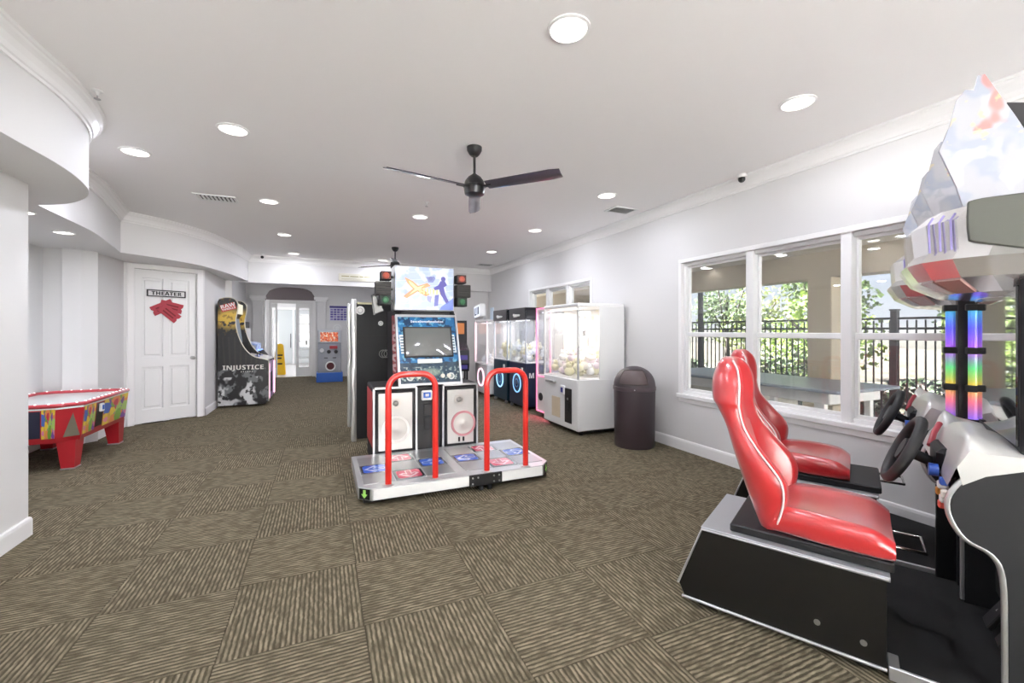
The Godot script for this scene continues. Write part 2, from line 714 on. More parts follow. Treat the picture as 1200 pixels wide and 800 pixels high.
const CROWN := [Vector2(0.0, -0.13), Vector2(0.012, -0.13), Vector2(0.016, -0.114), Vector2(0.026, -0.108), Vector2(0.036, -0.082), Vector2(0.054, -0.053), Vector2(0.074, -0.034), Vector2(0.079, -0.022), Vector2(0.09, -0.016), Vector2(0.092, 0.0)]
const BASE := [Vector2(0.0, 0.0), Vector2(0.016, 0.0), Vector2(0.016, 0.105), Vector2(0.012, 0.122), Vector2(0.005, 0.13), Vector2(0.0, 0.13)]

func molding(path: Array, prof: Array, y: float, called: String, label: String, side := 1.0) -> void:
	var mb := MB.new()
	mb.run(path, prof, y, side)
	structure(mb, called, M.trim, label)

func build_shell() -> void:
	build_floor()
	# right wall with two window openings
	var mb := MB.new()
	var W1 := [-3.95, -0.42]
	var W2 := [-8.1, -5.87]
	for s in [[2.9, W1[1]], [W1[0], W2[1]], [W2[0], -10.62]]:
		mb.bb(WX, WX + 0.16, 0.0, CEIL, s[1], s[0])
	for s in [W1, W2]:
		mb.bb(WX, WX + 0.16, 0.0, 0.66, s[0], s[1])
		mb.bb(WX, WX + 0.16, 2.24, CEIL, s[0], s[1])
	structure(mb, "wall_right", M.wall, "light grey painted wall with the large windows")
	mb = MB.new()
	mb.bb(-3.5, WX + 0.16, CEIL, CEIL + 0.12, -14.62, 2.9)
	structure(mb, "ceiling", M.ceil, "smooth off-white ceiling with recessed lights")
	mb = MB.new()
	mb.bb(-3.5, -1.5, 0.0, CEIL, 2.75, 2.9)
	mb.bb(3.6, WX + 0.16, 0.0, CEIL, 2.75, 2.9)
	mb.bb(-1.5, 3.6, 0.0, 0.25, 2.75, 2.9)
	mb.bb(-1.5, 3.6, 2.6, CEIL, 2.75, 2.9)
	structure(mb, "wall_back", M.wall, "grey wall behind the camera")
	# left wall beside the camera, its end and the alcove behind it
	mb = MB.new()
	mb.bb(-2.03, -1.88, 0.0, CEIL, -4.1, 2.75)
	structure(mb, "wall_left", M.wall, "light grey wall end at the picture's edge")
	mb = MB.new()
	mb.bb(-3.35, -2.03, 0.0, LOW, -4.1, -3.95)
	structure(mb, "wall_alcove_front", M.wall, "grey alcove wall")
	var P := [Vector2(-3.15, -4.1), Vector2(-3.15, -7.15), Vector2(-2.79, -7.15), Vector2(-2.71, -7.36), Vector2(-2.70, -8.137)]
	wall_run([P[0], P[1], P[2], P[3], P[4]], 0.0, LOW, 0.12, "wall_alcove", "pale grey alcove wall behind the air hockey table")
	# door wall, split round the opening
	var D0 := Vector2(-2.70, -8.137)
	var D1 := Vector2(-1.82, -8.69)
	var d := (D1 - D0).normalized()
	wall_run([D0, D0 + d * 0.12], 0.0, LOW, 0.12, "wall_door", "narrow wall strip left of the theater door")
	wall_run([D1 - d * 0.11, D1], 0.0, LOW, 0.12, "wall_door", "narrow wall strip right of the theater door")
	wall_run([D0 + d * 0.12, D1 - d * 0.11], 2.37, LOW, 0.12, "wall_door", "wall strip over the theater door")
	wall_run([D1, Vector2(-1.82, -10.45), Vector2(-2.05, -10.45), Vector2(-2.05, -14.5)], 0.0, LOW, 0.12, "wall_far_left", "grey wall behind the fighting game cabinet")
	mb = MB.new()
	mb.bb(-2.2, -2.05, LOW, CEIL, -14.5, -10.35)
	structure(mb, "wall_hall_upper", M.wall, "upper wall of the far hall")
	# soffit with the curved face
	var c1 := curve_through([Vector2(-1.53, -2.4), Vector2(-1.51, -3.1), Vector2(-1.485, -3.5), Vector2(-1.50, -3.8), Vector2(-1.56, -4.1), Vector2(-1.68, -4.36), Vector2(-1.88, -4.6), Vector2(-2.12, -4.75)], 5)
	var c2 := [Vector2(-2.12, -4.75), Vector2(-2.14, -5.2), Vector2(-2.17, -5.8), Vector2(-2.27, -6.4), Vector2(-2.42, -7.2)]
	c2 = curve_through(c2, 4)
	var c3 := curve_through([Vector2(-2.42, -7.2), Vector2(-2.2, -7.42), Vector2(-1.97, -7.72), Vector2(-1.72, -8.26), Vector2(-1.56, -9.0), Vector2(-1.47, -9.7), Vector2(-1.42, -10.35)], 5)
	var all := [Vector2(-1.53, 2.75)]
	all.append_array(c1)
	all.append_array(c2.slice(1))
	all.append_array(c3.slice(1))
	var poly := PackedVector2Array(all)
	poly.append(Vector2(-3.45, -10.35))
	poly.append(Vector2(-3.45, 2.75))
	mb = MB.new()
	mb.t = Transform3D(Basis(Vector3.RIGHT, PI / 2), Vector3.ZERO)
	mb.prism(poly, -CEIL, -LOW, 0.0, 0.8)
	structure(mb, "ceiling_soffit", M.wall, "dropped soffit with a curved face along the left side")
	var line1 := [Vector2(-1.53, 2.75)]
	line1.append_array(c1)
	molding(line1, CROWN, CEIL, "trim_crown", "white crown moulding on the rounded soffit")
	molding(c2, CROWN, CEIL, "trim_crown", "white crown moulding over the alcove")
	molding(c3, CROWN, CEIL, "trim_crown", "white crown moulding above the theater door")
	molding([Vector2(WX, -10.35), Vector2(WX, 2.75)], CROWN, CEIL, "trim_crown", "white crown moulding above the windows")
	# far beam
	mb = MB.new()
	mb.bb(-1.6, WX, 2.42, CEIL, -10.56, -10.36)
	structure(mb, "beam_far", M.wall, "wide white beam across the far end of the room")
	molding([Vector2(-1.42, -10.36), Vector2(WX, -10.36)], CROWN, CEIL, "trim_crown", "white crown moulding on the far beam")
	mb = MB.new()
	mb.bb(1.75, WX, 0.0, 2.5, -10.72, -10.56)
	structure(mb, "wall_far_right", M.wall, "grey wall at the far end behind the game machines")
	mb = MB.new()
	mb.bb(1.75, 1.87, 0.0, CEIL, -14.5, -10.6)
	structure(mb, "wall_hall_right", M.wall, "side wall of the far hall")
	# baseboards
	molding([Vector2(WX, -10.56), Vector2(WX, 2.75)], BASE, 0.0, "baseboard_right", "white baseboard under the windows")
	molding([Vector2(-1.88, 2.75), Vector2(-1.88, -4.1), Vector2(-2.03, -4.1), Vector2(-3.15, -4.1)], BASE, 0.0, "baseboard_left", "white baseboard on the wall end", 1.0)
	molding(P, BASE, 0.0, "baseboard_alcove", "white baseboard in the alcove", 1.0)
	molding([D1, Vector2(-1.82, -10.45)], BASE, 0.0, "baseboard_far", "white baseboard beside the theater door", 1.0)

func bar(called: String, parent: Node, m: Material, x0: float, x1: float, y0: float, y1: float, z0: float, z1: float, r := 0.006, label := "") -> MeshInstance3D:
	var mb := MB.new()
	mb.rbox(Vector3((x0 + x1) / 2, (y0 + y1) / 2, (z0 + z1) / 2), Vector3(absf(x1 - x0), absf(y1 - y0), absf(z1 - z0)), r)
	return part(mb, called, m, parent, label)

func one_window(called: String, label: String, za: float, zb: float, cuts: Array) -> void:
	# za is the far edge, zb the near edge; cuts are the middles of the mullions
	var w := struct_node(called, label)
	var y0 := 0.66
	var y1 := 2.24
	var xi := WX + 0.035
	var xo := WX + 0.115
	bar("frame_head", w, M.vinyl, xi, xo, y1 - 0.05, y1, za, zb)
	bar("frame_foot", w, M.vinyl, xi, xo, y0, y0 + 0.05, za, zb)
	bar("sill", w, M.trim, WX - 0.03, WX + 0.05, y0 - 0.035, y0 + 0.012, za - 0.05, zb + 0.05)
	bar("apron", w, M.trim, WX - 0.012, WX + 0.004, y0 - 0.085, y0 - 0.034, za - 0.03, zb + 0.03, 0.004)
	bar("casing", w, M.trim, WX - 0.012, WX + 0.04, y1 - 0.012, y1 + 0.035, za - 0.035, zb + 0.035, 0.004)
	bar("casing", w, M.trim, WX - 0.010, WX + 0.04, y0, y1, za - 0.035, za + 0.012, 0.004)
	bar("casing", w, M.trim, WX - 0.010, WX + 0.04, y0, y1, zb - 0.012, zb + 0.035, 0.004)
	bar("jamb", w, M.vinyl, xi + 0.002, xo - 0.002, y0, y1, za, za + 0.045)
	bar("jamb", w, M.vinyl, xi + 0.002, xo - 0.002, y0, y1, zb - 0.045, zb)
	var edges := [za + 0.045]
	for c in cuts:
		bar("mullion", w, M.vinyl, xi - 0.03, xo, y0, y1, c - 0.042, c + 0.042)
		edges.append(c - 0.042)
		edges.append(c + 0.042)
	edges.append(zb - 0.045)
	for i in range(0, edges.size(), 2):
		var a: float = edges[i]
		var b: float = edges[i + 1]
		bar("meeting_rail", w, M.vinyl, xi + 0.012, xo - 0.01, 1.352, 1.405, a, b)
		for s in [[y0 + 0.05, 1.355, 0.0], [1.40, y1 - 0.05, 0.02]]:
			var mb := MB.new()
			mb.bb(xi + 0.03 + s[2], xi + 0.034 + s[2], s[0] - 0.004, s[1] + 0.004, a - 0.004, b + 0.004)
			part(mb, "pane", M.glass, w)
			for e in [a, b]:
				bar("sash_stile", w, M.vinyl, xi + 0.016 + s[2], xi + 0.05 + s[2], s[0], s[1], e if e == a else e - 0.022, e + 0.022 if e == a else e, 0.003)
			bar("sash_rail", w, M.vinyl, xi + 0.018 + s[2], xi + 0.048 + s[2], s[0] if s[2] == 0.0 else s[1] - 0.025, s[0] + 0.03 if s[2] == 0.0 else s[1], a, b, 0.003)

func build_windows() -> void:
	one_window("window_1", "large white framed window bank beside the racing seats", -3.95, -0.42, [-3.045, -2.165, -1.29])
	one_window("window_2", "far white framed window behind the claw machines", -8.1, -5.87, [-7.36, -6.6])

	# unseen glazing added behind the camera to daylight the ceiling and walls
	var w := struct_node("added_window_3", "added unseen white framed glazing behind the camera, letting daylight in")
	bar("frame_head", w, M.vinyl, -1.5, 3.6, 2.53, 2.6, 2.79, 2.87)
	bar("frame_foot", w, M.vinyl, -1.5, 3.6, 0.25, 0.32, 2.79, 2.87)
	for x in [-1.47, 0.21, 1.89, 3.57]:
		bar("mullion", w, M.vinyl, x - 0.035, x + 0.035, 0.25, 2.6, 2.785, 2.875)
	for x in [-1.435, 0.245, 1.925]:
		var mb := MB.new()
		mb.bb(x, x + 1.61, 0.32, 2.53, 2.828, 2.834)
		part(mb, "pane", M.glass, w)

func build_door() -> void:
	var D0 := Vector2(-2.70, -8.137)
	var D1 := Vector2(-1.82, -8.69)
	var d := (D1 - D0).normalized()
	var ang := atan2(-d.y, d.x)
	var o := struct_node("door_1", "white four panel theater door with casing")
	var a := D0 + d * 0.12
	o.position = Vector3(a.x, 0, a.y)
	o.rotation.y = ang
	var W := D0.distance_to(D1) - 0.23
	var Hh := 2.36
	# slab: stiles and rails with recessed panels
	var mb := MB.new()
	mb.bb(0.0, W, 0.01, Hh, -0.075, -0.05)
	part(mb, "slab", M.door, o)
	mb = MB.new()
	mb.bb(-0.06, W + 0.06, -0.008, Hh + 0.05, -0.16, -0.09)
	part(mb, "backing", M.blackm, o)  # unseen dark box added to stop light leaking under the door
	var st := 0.105
	mb = MB.new()
	for x in [[0.004, st], [W / 2 - 0.045, W / 2 + 0.045], [W - st, W - 0.004]]:
		mb.rbox(Vector3((x[0] + x[1]) / 2, Hh / 2, -0.042), Vector3(x[1] - x[0], Hh - 0.01, 0.03), 0.006)
	for y in [[0.01, 0.22], [0.86, 1.02], [Hh - 0.13, Hh]]:
		mb.rbox(Vector3(W / 2, (y[0] + y[1]) / 2, -0.042), Vector3(W - 0.01, y[1] - y[0], 0.0295), 0.006)
	part(mb, "stiles_and_rails", M.door, o)
	for x in [[st, W / 2 - 0.045], [W / 2 + 0.045, W - st]]:
		for y in [[0.22, 0.86], [1.02, Hh - 0.13]]:
			bar("panel", o, M.door, x[0] + 0.025, x[1] - 0.025, y[0] + 0.03, y[1] - 0.03, -0.055, -0.034, 0.014)
	for s in [[-0.085, 0.0], [W, W + 0.085]]:
		bar("casing", o, M.trim, s[0], s[1], 0.0, Hh + 0.02, -0.02, 0.022, 0.008)
	bar("casing", o, M.trim, -0.085, W + 0.085, Hh, Hh + 0.075, -0.02, 0.024, 0.008)
	mb = MB.new()
	mb.t = Transform3D(Basis(Vector3.RIGHT, PI / 2), Vector3(W - 0.06, 0.98, -0.03))
	mb.lathe([Vector2(0.0, 0.0), Vector2(0.03, 0.0), Vector2(0.03, 0.008), Vector2(0.012, 0.012), Vector2(0.012, 0.035), Vector2(0.026, 0.045), Vector2(0.03, 0.06), Vector2(0.022, 0.074), Vector2(0.0, 0.078)], 18)
	part(mb, "knob", M.steel, o)
	# sign and ticket decoration hang on the door: things of their own
	var s := thing("theater_sign", "black framed white sign reading THEATER on the white door", "sign", Vector3(a.x, 0, a.y), ang)
	var sx := W * 0.5
	bar("board", s, M.whitem, sx - 0.235, sx + 0.235, 1.965, 2.045, -0.022, -0.014, 0.002)
	mb = MB.new()
	for q in [[-0.25, 0.25, 2.043, 2.058], [-0.25, 0.25, 1.952, 1.967], [-0.25, -0.235, 1.952, 2.058], [0.235, 0.25, 1.952, 2.058]]:
		mb.bb(sx + q[0], sx + q[1], q[2], q[3], -0.024, -0.006)
	part(mb, "frame", M.black, s)
	lettering("THEATER", 0.078, 0.006, M.black, s, Vector3(sx, 2.005, -0.011), Basis().scaled(Vector3(1.18, 1, 1)), true)
	var tk := thing("ticket_decoration", "red metal movie ticket wall decoration below the theater sign", "decoration", Vector3(a.x, 0, a.y), ang)
	var tm := mat("b03a46", 0.5)
	var k := 0
	for q in [[-0.05, 1.79, 0.5], [0.06, 1.80, -0.25], [0.03, 1.70, -0.75]]:
		mb = MB.new()
		var p := PackedVector2Array()
		var hw := 0.15
		var hh := 0.075
		for e in [[-hw, -hh], [hw, -hh], [hw, -0.025], [hw - 0.02, 0.0], [hw, 0.025], [hw, hh], [-hw, hh], [-hw, 0.025], [-hw + 0.02, 0.0], [-hw, -0.025]]:
			p.append(Vector2(e[0], e[1]).rotated(q[2]))
		mb.t = Transform3D(Basis(), Vector3(sx + q[0], q[1], -0.026 + 0.009 * k))
		mb.prism(p, 0.0, 0.008, 0.0015)
		var tp := part(mb, "ticket", tm, tk)
		for e in [-0.025, 0.02]:
			mb = MB.new()
			mb.t = Transform3D(Basis(Vector3.BACK, q[2]), Vector3(sx + q[0], q[1], -0.018 + 0.009 * k))
			mb.bb(-0.09, 0.09, e - 0.01, e + 0.01, 0.0, 0.002)
			part(mb, "print_band", mat("7a1a24", 0.6), tp)
		k += 1

func build_far_hall() -> void:
	# arched wall at the end of the hall
	var z := -14.5
	var mb := MB.new()
	mb.bb(-2.2, -1.58, 0.0, CEIL, z - 0.14, z)
	mb.bb(-0.22, 1.87, 0.0, CEIL, z - 0.14, z)
	var arch := [Vector2(-1.58, CEIL), Vector2(-1.58, 2.42)]
	for k in 13:
		var q := k / 12.0
		arch.append(Vector2(lerpf(-1.58, -0.22, q), 2.42 + 0.31 * pow(maxf(0.0, 1.0 - pow(absf(q * 2 - 1), 2.6)), 0.5)))
	arch.append(Vector2(-0.22, 2.42))
	arch.append(Vector2(-0.22, CEIL))
	mb.prism(PackedVector2Array(arch), z - 0.14, z)
	structure(mb, "wall_arch", M.wall, "end wall with an arched opening to the lobby doors")
	for x in [-1.74, -0.06]:
		var c := struct_node("column_arch", "square white pilaster beside the archway")
		bar("shaft", c, M.wall, x - 0.13, x + 0.13, 0.0, 2.3, z, z + 0.1)
		bar("capital", c, M.trim, x - 0.16, x + 0.16, 2.3, 2.36, z, z + 0.13)
		bar("capital", c, M.trim, x - 0.2, x + 0.2, 2.36, 2.44, z, z + 0.16)
		bar("plinth", c, M.trim, x - 0.15, x + 0.15, 0.0, 0.16, z, z + 0.12)
	# lobby beyond
	mb = MB.new()
	mb.bb(-4.5, 3.5, -0.12, -0.002, -20.5, -14.62)
	structure(mb, "floor_lobby", mat("dcd8d2", 0.25), "pale polished tile floor of the lobby")
	mb = MB.new()
	mb.bb(-4.5, 3.5, 0.0, 2.98, -20.62, -20.5)
	mb.bb(-4.6, -4.5, 0.0, 2.98, -20.5, -14.64)
	mb.bb(3.5, 3.6, 0.0, 2.98, -20.5, -14.64)
	structure(mb, "wall_lobby", M.wall, "pale lobby wall beyond the glass doors")
	mb = MB.new()
	mb.bb(-4.5, 3.5, 2.98, 3.06, -20.5, -14.64)
	structure(mb, "ceiling_lobby", M.ceil, "lobby ceiling")
	# taupe transom panel in the arch, glazed doors below
	mb = MB.new()
	mb.bb(-1.6, -0.2, 2.34, 2.8, z - 0.42, z - 0.36)
	structure(mb, "trim_transom", mat("8d8385", 0.7), "dull mauve panel over the lobby doors")
	var zz := z - 0.4
	var fr := struct_node("door_2", "white framed glass lobby doors, one leaf open")
	bar("frame_post", fr, M.trim, -1.58, -1.48, 0.0, 2.36, zz - 0.05, zz + 0.05)
	bar("frame_post", fr, M.trim, -0.32, -0.22, 0.0, 2.36, zz - 0.05, zz + 0.05)
	bar("frame_head", fr, M.trim, -1.479, -0.321, 2.26, 2.36, zz - 0.048, zz + 0.048)
	for leaf in [[-0.78, -0.32], [-1.48, -1.28]]:
		var a: float = leaf[0]
		var b: float = leaf[1]
		var sw := 0.09 if b - a > 0.3 else 0.05
		bar("leaf_stile", fr, M.vinyl, a, a + sw, 0.02, 2.26, zz - 0.02, zz + 0.02)
		bar("leaf_stile", fr, M.vinyl, b - sw, b, 0.02, 2.26, zz - 0.02, zz + 0.02)
		bar("leaf_rail", fr, M.vinyl, a + 0.002, b - 0.002, 2.12, 2.258, zz - 0.018, zz + 0.018)
		bar("leaf_rail", fr, M.vinyl, a + 0.002, b - 0.002, 0.022, 0.3, zz - 0.018, zz + 0.018)
		mb = MB.new()
		mb.bb(a + sw, b - sw, 0.3, 2.12, zz - 0.004, zz + 0.004)
		part(mb, "pane", M.glass, fr)
	for k in 6:
		bar("glazing_bar", fr, M.vinyl, -0.70, -0.40, 0.58 + k * 0.26, 0.60 + k * 0.26, zz - 0.01, zz + 0.012, 0.002)
	bar("handle", fr, M.black, -0.50, -0.46, 0.98, 1.12, zz + 0.015, zz + 0.045)
	# lobby end: second pair of doors, opaque pale panes against the solid wall
	var d3 := struct_node("door_3", "glazed street door at the far side of the lobby")
	for q in [[-1.95, -1.87], [-1.2, -1.12], [-0.45, -0.37]]:
		bar("frame_post", d3, M.trim, q[0], q[1], 0.0, 2.4, -20.5, -20.42)
	bar("frame_head", d3, M.trim, -1.95, -0.37, 2.3, 2.402, -20.5, -20.422)
	for q in [[-1.87, -1.2], [-1.12, -0.45]]:
		mb = MB.new()
		mb.bb(q[0], q[1], 0.05, 2.3, -20.48, -20.47)
		part(mb, "pane", coat(mat("d8dedd", 0.1), 1.0, 0.02), d3)
	for q in [-1.26, -1.06]:
		bar("push_bar", d3, M.blackm, q - 0.012, q + 0.012, 0.7, 1.3, -20.44, -20.40)
	for q in [[-1.7, -16.6, "recessed lobby light behind the open door leaf"], [-0.5, -16.6, "recessed lobby light behind the glazed door leaf"], [-1.2, -18.8, "recessed lobby light nearest the street door"]]:
		downlight(Vector3(q[0], 2.98, q[1]), q[2], 0.093, 2.6, "recessed lobby lights")

func build_outside() -> void:
	var mb := MB.new()
	mb.bb(WX + 0.16, 8.0, -0.16, -0.06, -16.0, 2.9)
	structure(mb, "ground_porch", M.concrete, "grey concrete porch floor outside the windows")
	mb = MB.new()
	mb.bb(8.0, 46.0, -0.3, -0.12, -50.0, 30.0)
	var gm := mat("ffffff", 0.95)
	var im := im_new(256, 256, Color("3e3931"))
	im_noise(im, Color("2c2d1b"), 4, 0.02, 0.0, 0.8)
	im_noise(im, Color("4f483e"), 9, 0.05, 0.1, 0.7)
	gm.albedo_texture = ImageTexture.create_from_image(im)
	gm.uv1_triplanar = true
	gm.uv1_world_triplanar = true
	gm.uv1_scale = Vector3(0.12, 0.12, 0.12)
	structure(mb, "ground", gm, "sunlit sandy ground beyond the fence")
	mb = MB.new()
	mb.bb(-14.0, 8.0, -0.3, -0.12, 2.9, 30.0)
	structure(mb, "added_ground_forecourt", mat("ebeae7", 0.9), "added unseen pale forecourt behind the camera, bouncing sun inside")  # unseen pale ground added to bounce sunlight up onto the ceiling
	var fb := struct_node("added_wall_opposite", "added unseen pale building behind the camera, bouncing sun inside")  # unseen facade added to bounce sunlight onto the far walls
	fb.position = Vector3(1.0, -0.12, 17.0)
	bar("wall", fb, mat("e8e7e4", 0.9), -12.0, 12.0, 0.0, 7.0, 0.0, 4.0, 0.05)
	for k in 8:
		for y in [1.0, 4.0]:
			bar("window_pane", fb, coat(mat("4a525a", 0.1), 1.0, 0.03), -10.6 + k * 2.9, -9.4 + k * 2.9, y, y + 1.4, -0.02, 0.05, 0.01)
	mb = MB.new()
	mb.bb(WX + 0.16, 7.45, 2.64, 2.8, -16.0, 2.9)
	structure(mb, "ceiling_porch", M.porch, "taupe porch ceiling outside the windows")
	mb = MB.new()
	mb.bb(7.05, 7.4, 2.24, 2.66, -16.0, 2.9)
	structure(mb, "beam_porch", M.tan, "tan porch beam outside the windows")
	for z in [-9.6, -4.25, -2.5, 2.0]:
		var c := struct_node("column_porch", "square tan porch column")
		bar("shaft", c, M.tan, 7.05, 7.4, -0.06, 2.25, z - 0.18, z + 0.18, 0.01)
		bar("base", c, M.tan, 7.0, 7.45, -0.06, 0.3, z - 0.23, z + 0.23, 0.01)
	for q in [[5.56, -4.6, "porch ceiling light outside, highest in the first window pane"], [6.9, -6.2, "small porch light on the left, just above the beam"], [6.6, -4.6, "porch ceiling light seen in the middle window pane"], [6.8, -3.4, "porch ceiling light beside the overhead racing pods"], [5.6, -2.2, "porch ceiling light hidden high behind the racing pods"], [5.5, -7.4, "porch ceiling light seen through the far windows"]]:
		downlight(Vector3(q[0], 2.64, q[1]), q[2], 0.06, 0.03, "porch ceiling lights")
	# fence
	var fm := mat("24262a", 0.5, 0.3)
	var fx := 8.3
	var f := thing("metal_fence", "black metal picket fence outside the windows", "fence", Vector3(fx, -0.12, 0))
	for y in [0.12, 1.56, 1.72]:
		bar("rail", f, fm, -0.016, 0.016, y, y + 0.035, -15.0, 1.5, 0.003)
	for k in 8:
		var pz := -13.3 + k * 2.36
		bar("post", f, fm, -0.045, 0.045, 0.0, 1.86, pz - 0.045, pz + 0.045, 0.008)
		bar("post_cap", f, fm, -0.055, 0.055, 1.86, 1.885, pz - 0.055, pz + 0.055, 0.006)
	mb = MB.new()
	mb.box(Vector3(0, 0.88, 0), Vector3(0.018, 1.66, 0.018))
	var pm := mb.mesh()
	for k in 145:
		shared(pm, "picket", fm, f, Vector3(0, 0, -14.9 + k * 0.112))
	# steel post under the beam
	mb = MB.new()
	mb.lathe([Vector2(0.0, 0.0), Vector2(0.11, 0.0), Vector2(0.11, 0.02), Vector2(0.06, 0.06), Vector2(0.055, 3.4), Vector2(0.075, 3.46), Vector2(0.14, 3.52), Vector2(0.14, 3.62), Vector2(0.0, 3.72)], 16)
	single(mb, "lamp_post", mat("3c4046", 0.5, 0.3), "dark grey lamp post outside near the fence", "lamp post", Vector3(7.75, -0.06, -7.2))
	# long table
	var t := thing("patio_table", "long patio table with a grey blue top outside the window", "table", Vector3(5.75, -0.06, -4.35), 0.0)
	bar("table_top", t, mat("8e9aa6", 0.35), -0.62, 0.62, 0.78, 0.82, -1.45, 1.45, 0.012)
	bar("apron", t, M.whitem, -0.5, 0.5, 0.64, 0.78, -1.3, 1.3, 0.01)
	bar("cabinet", t, mat("cfcabf", 0.6), -0.42, 0.42, 0.06, 0.64, -1.1, 0.35, 0.01)
	for q in [[-0.45, 1.2], [0.45, 1.2], [-0.45, 0.6], [0.45, 0.6]]:
		bar("leg", t, M.whitem, q[0] - 0.035, q[0] + 0.035, 0.0, 0.66, q[1] - 0.035, q[1] + 0.035, 0.006)
	for q in [-0.95, -0.35]:
		bar("handle", t, M.steel, -0.45, -0.425, 0.46, 0.48, q, q + 0.18, 0.004)
	# planting and trees
	var rng := RandomNumberGenerator.new()
	rng.seed = 21
	var lf := MB.new()
	lf.flat(Vector3(-0.5, 0, 0), Vector3(0, 0, 0.02), Vector3(0, 0.55, 0.05))
	lf.flat(Vector3(0, 0, 0.02), Vector3(0.5, 0.0, 0), Vector3(0, 0.55, 0.05))
	lf.flat(Vector3(-0.5, 0, 0), Vector3(0, -0.5, 0.03), Vector3(0, 0, 0.02))
	lf.flat(Vector3(0, 0, 0.02), Vector3(0, -0.5, 0.03), Vector3(0.5, 0.0, 0))
	var leaf := lf.mesh()
	var greens := [Color("56692a"), Color("44562c"), Color("66713c"), Color("33422c"), Color("5c6c4c")]
	var lm := []
	for g in greens:
		var m := mat(g, 0.6)
		m.backlight_enabled = true
		m.backlight = Color(g.r, g.g, g.b) * 0.8
		lm.append(m)
	var bark := mat("3a342d", 0.9)
	var trees := [
		[Vector3(10.6, 0, -6.3), 2.6, 1.35, 0, "round lime green bush growing behind the fence", 2600, 0.10],
		[Vector3(15.5, 0, -13.0), 3.7, 1.5, 4, "pale airy tree far beyond the fence", 1300, 0.13],
		[Vector3(11.5, 0, -3.4), 2.7, 1.2, 3, "darker green tree showing beside the racing pods", 2300, 0.10],
		[Vector3(14.5, 0, -8.4), 4.0, 1.3, 1, "tall green tree rising behind the lime bush", 1700, 0.13],
		[Vector3(20.0, 0, -15.0), 3.6, 2.0, 2, "yellow green tree far behind the fence", 2000, 0.15],
		[Vector3(13.0, 0, -1.0), 4.2, 1.7, 1, "leafy tree beyond the fence past the porch column", 2000, 0.12]]
	for q in trees:
		var tr := thing("garden_tree", q[4], "tree", q[0] + Vector3(0, -0.12, 0), 0.0, "trees beyond the fence")
		mb = MB.new()
		var hgt: float = q[1]
		var cr: float = q[2]
		for b in 5:
			var an := TAU * b / 5.0 + 0.4
			var tip := Vector3(cos(an) * cr * 0.55, hgt * (0.75 + 0.1 * (b % 3)), sin(an) * cr * 0.55)
			mb.tube([Vector3(0, hgt * 0.3, 0), Vector3(cos(an) * cr * 0.2, hgt * 0.5, sin(an) * cr * 0.2), tip], 0.03, 6)
		mb.lathe([Vector2(0.13, 0.0), Vector2(0.08, hgt * 0.3), Vector2(0.05, hgt * 0.8), Vector2(0.0, hgt * 0.85)], 8)
		part(mb, "trunk", bark, tr)
		var mm := MultiMesh.new()
		mm.transform_format = MultiMesh.TRANSFORM_3D
		mm.mesh = leaf
		mm.instance_count = q[5]
		var lobes := []
		for b in 7:
			var an := rng.randf() * TAU
			lobes.append([Vector3(cos(an) * cr * 0.55 * rng.randf(), hgt - cr * 0.85 + rng.randf_range(-0.5, 0.65) * cr * 0.8, sin(an) * cr * 0.55), cr * rng.randf_range(0.45, 0.7)])
		for i in int(q[5]):
			var lo: Array = lobes[rng.randi() % lobes.size()]
			var dir := Vector3(rng.randfn(), rng.randfn(), rng.randfn()).normalized()
			var at: Vector3 = lo[0] + dir * lo[1] * pow(rng.randf(), 0.4)
			if at.y < 0.15: at.y = 0.15 + rng.randf() * 0.4
			var s: float = q[6] * rng.randf_range(0.7, 1.4)
			var bs := Basis.from_euler(Vector3(rng.randf() * TAU, rng.randf() * TAU, rng.randf() * TAU)).scaled(Vector3(s, s, s))
			mm.set_instance_transform(i, Transform3D(bs, at))
		var mi := MultiMeshInstance3D.new()
		mi.name = "crown"
		mi.multimesh = mm
		mi.material_override = lm[q[3]]
		mi.set_meta("kind", "stuff")
		tr.add_child(mi)
	# hedge seen through the pickets
	var hm := MultiMesh.new()
	hm.transform_format = MultiMesh.TRANSFORM_3D
	hm.mesh = leaf
	hm.instance_count = 7000
	for i in 7000:
		var s := rng.randf_range(0.06, 0.13)
		var zz := rng.randf_range(-15.0, 0.5)
		var bulge := 0.75 + 0.35 * sin(zz * 1.7) + 0.2 * sin(zz * 4.1)
		hm.set_instance_transform(i, Transform3D(Basis.from_euler(Vector3(rng.randf() * TAU, rng.randf() * TAU, rng.randf() * TAU)).scaled(Vector3(s, s, s)), Vector3(9.3 + rng.randf_range(-0.35, 0.35), -0.1 + rng.randf() * bulge, zz)))
	var hi := MultiMeshInstance3D.new()
	hi.name = "hedge_leaves"
	hi.multimesh = hm
	hi.material_override = lm[3]
	hi.set_meta("kind", "stuff")
	hi.set_meta("label", "loose green hedge leaves showing through the fence pickets")
	hi.set_meta("category", "hedge")
	add_child(hi)

# ---------------------------------------------------------------- ceiling
var dl_ring: MeshInstance3D
func downlight(at: Vector3, label: String, r := 0.093, power := 1.0, group := "recessed ceiling lights") -> void:
	var o := thing("recessed_light", label, "ceiling light", at, 0.0, group)
	var mb := MB.new()
	mb.lathe([Vector2(r * 1.2, 0.0), Vector2(r * 1.2, -0.006), Vector2(r * 1.03, -0.010), Vector2(r, -0.006), Vector2(r, 0.0)], 32)
	part(mb, "trim_ring", M.vinyl, o)
	mb = MB.new()
	mb.lathe([Vector2(r, -0.006), Vector2(r * 0.5, -0.0075), Vector2(0.0, -0.008)], 32)
	part(mb, "lens_light", M.led, o)
	area_light(o, Vector3(0, -0.012, 0), r * 1.4, r * 1.4, LAMP_ENERGY * power, Color("ebeefa"))

